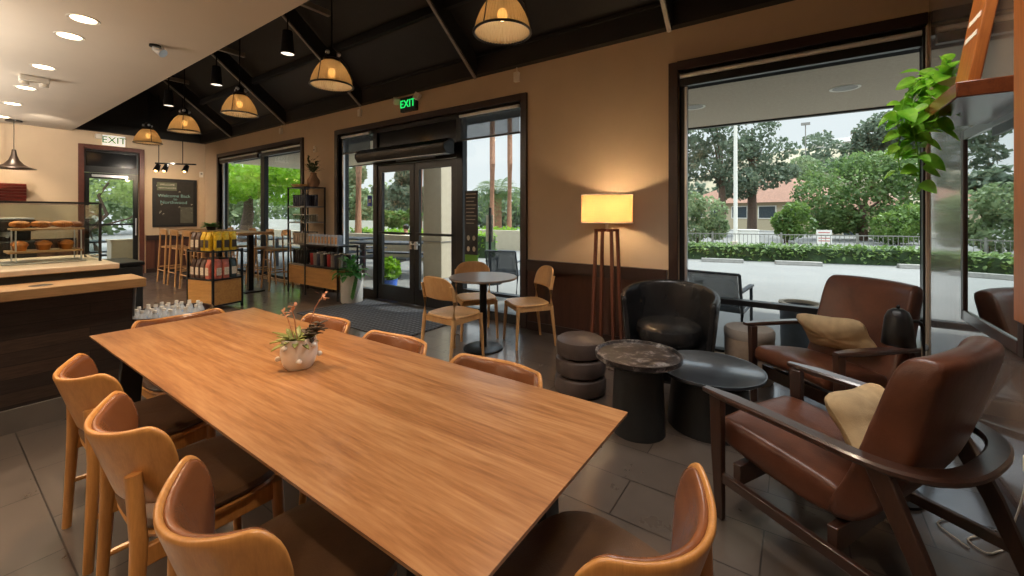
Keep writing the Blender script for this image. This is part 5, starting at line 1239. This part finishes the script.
pc1 = patio_chair('dark sling patio chair outside the large window behind the barrel chair', -.70, 5.02, face(.1, 1))
dup(pc1, (-4.1, 5.75, -.02), face(-.3, 1), 'dark sling patio chair outside the sidelight behind the cafe table')
o = thing('patio_stool', 'grey cylinder planter on the patio behind the facing armchair', 'planter', (.03, 5.05, -.02)); MB().lathe([(.001,0),(.15,0),(.17,.03),(.18,.5),(.16,.5),(.15,.45),(.001,.45)], n=36).build('body', M_patio, o); MB().lathe([(.19,.5),(.19,.53),(.15,.53),(.15,.5)], n=36).build('rim', M_stucco, o)
x, y = at(490, 8.4); o = thing('patio_stand', 'black pole stand with a small sheet outside the menu sidelight', 'stand', (x, y, -.02)); MB().tube([(0,0,.03),(0,0,1.55)], .03, 10).build('pole', M_frame, o); MB().lathe([(.001,0),(.25,0),(.25,.03),(.001,.04)], n=28).build('base', M_frame, o); MB().box(-.13, .05, .035, .045, .85, 1.4).build('sheet', M_column, o)
# menu banner fixed to the sidelight, door sticker
bn = thing('menu_banner', 'tall black menu banner with white lines and a green foot at the sidelight', 'banner', (-3.68, YB+.075, .74))
MB().box(-.115, .115, -.004, .004, .10, .98).build('sheet', M_matte, bn); MB().box(-.115, .115, -.004, .004, 0, .10).build('green_foot', plain('banner_green', '#6fae3f', .6), bn)
for k in range(9): MB().box(-.09, .09-.02*(k % 3), -.006, -.0045, .93-.05*k, .938-.05*k).build('text_line', chw, bn)
for r_ in range(2):
    for c_ in range(2): MB().ball((-.05+.1*c_, -.006, .18+.15*r_), .03, 12, 8, (.9,.1,1.2)).build('drink_picture', chw, bn)
o = thing('door_sticker', 'small blue sticker on the sidelight beside the entrance door', 'sticker', (-5.93, YB+.085, 1.62)); MB().box(-.06, .06, -.003, .003, -.09, .09).build('sheet', plain('sticker_blue', '#2b3f9a', .5), o); MB().box(-.03, .03, -.004, -.0031, -.03, .03).build('symbol', chw, o)
bu = thing('flowering_shrub', 'yellow green shrub in a blue pot outside the entrance sidelight', 'potted plant', (-6.1, 4.85, -.02)); MB().lathe([(.001,0),(.14,0),(.17,.24),(.15,.24),(.001,.2)], n=28).build('pot', plain('blue_glaze', '#2f62c4', .3), bu)
mb = MB(); leaves(mb, (0,0,.42), (.24,.24,.22), 420, .09, .2); fol(mb, 'foliage', L_bright, bu)

# seated person behind the low patio wall
x, y = at(406, 14.3); pe = thing('person', 'dark haired person in a white shirt sitting behind the low patio wall', 'person', (x, y, -.02), math.radians(90))
def body():
    me = bpy.data.meshes.new('body'); V = []; Ed = []; R = []
    def chain(pts, par):
        for p_, r_ in pts:
            V.append(p_); R.append(r_)
            if par is not None: Ed.append((par, len(V)-1))
            par = len(V)-1
        return par
    pel = chain([((0,0,.28), .13)], None); tor = chain([((0,-.02,.42), .125), ((0,-.03,.58), .14), ((0,-.02,.70), .12)], pel)
    hd = chain([((0,-.01,.77), .05), ((0,.01,.84), .075), ((0,.02,.93), .095), ((0,.015,1.0), .075)], tor)
    for s in (-1, 1):
        chain([((s*.17,-.02,.68), .058), ((s*.23,.02,.48), .045), ((s*.15,.26,.40), .035), ((s*.12,.34,.39), .03)], tor)
        chain([((s*.10,.10,.28), .09), ((s*.13,.48,.33), .065), ((s*.13,.56,.06), .045), ((s*.13,.68,.03), .035)], pel)
    me.from_pydata(V, Ed, []); o = bpy.data.objects.new('body', me); COL.objects.link(o)
    sk = o.modifiers.new('Skin', 'SKIN'); sk.use_smooth_shade = True
    for i, r_ in enumerate(R): me.skin_vertices[0].data[i].radius = (r_, r_)
    me.skin_vertices[0].data[0].use_root = True
    o.modifiers.new('Subdivision', 'SUBSURF').render_levels = 2; return o
M_skin = plain('skin', '#b98468', .6, var=.05)
bo = body(); bo.data.materials.append(M_skin); bo.parent = pe
MB().lathe([(.13,.27),(.155,.40),(.17,.55),(.175,.66),(.12,.735),(.06,.755)], n=24).build('shirt', M_cream, pe, solid=.01).scale = (1.15, .95, 1)
MB().ball((0,-.005,.97), .112, 18, 12, (.95,1,.92)).build('hair', M_blackm, pe)
for s in (-1, 1): MB().ball((s*.035,.105,.945), .012).build('eye', M_blackm, pe)
MB().ball((0,.118,.92), .016, 10, 8, (.8,1,1.3)).build('nose', M_skin, pe)
o = thing('low_bench', 'low bench under the seated person behind the patio wall', 'bench', (x, y, -.02), math.radians(90)); MB().box(-.5, .5, -.2, .12, .12, .16).build('seat', M_patio, o)
for s in (-1, 1): MB().box(s*.4-.03, s*.4+.03, -.15, .08, 0, .12).build('leg', M_patio, o)
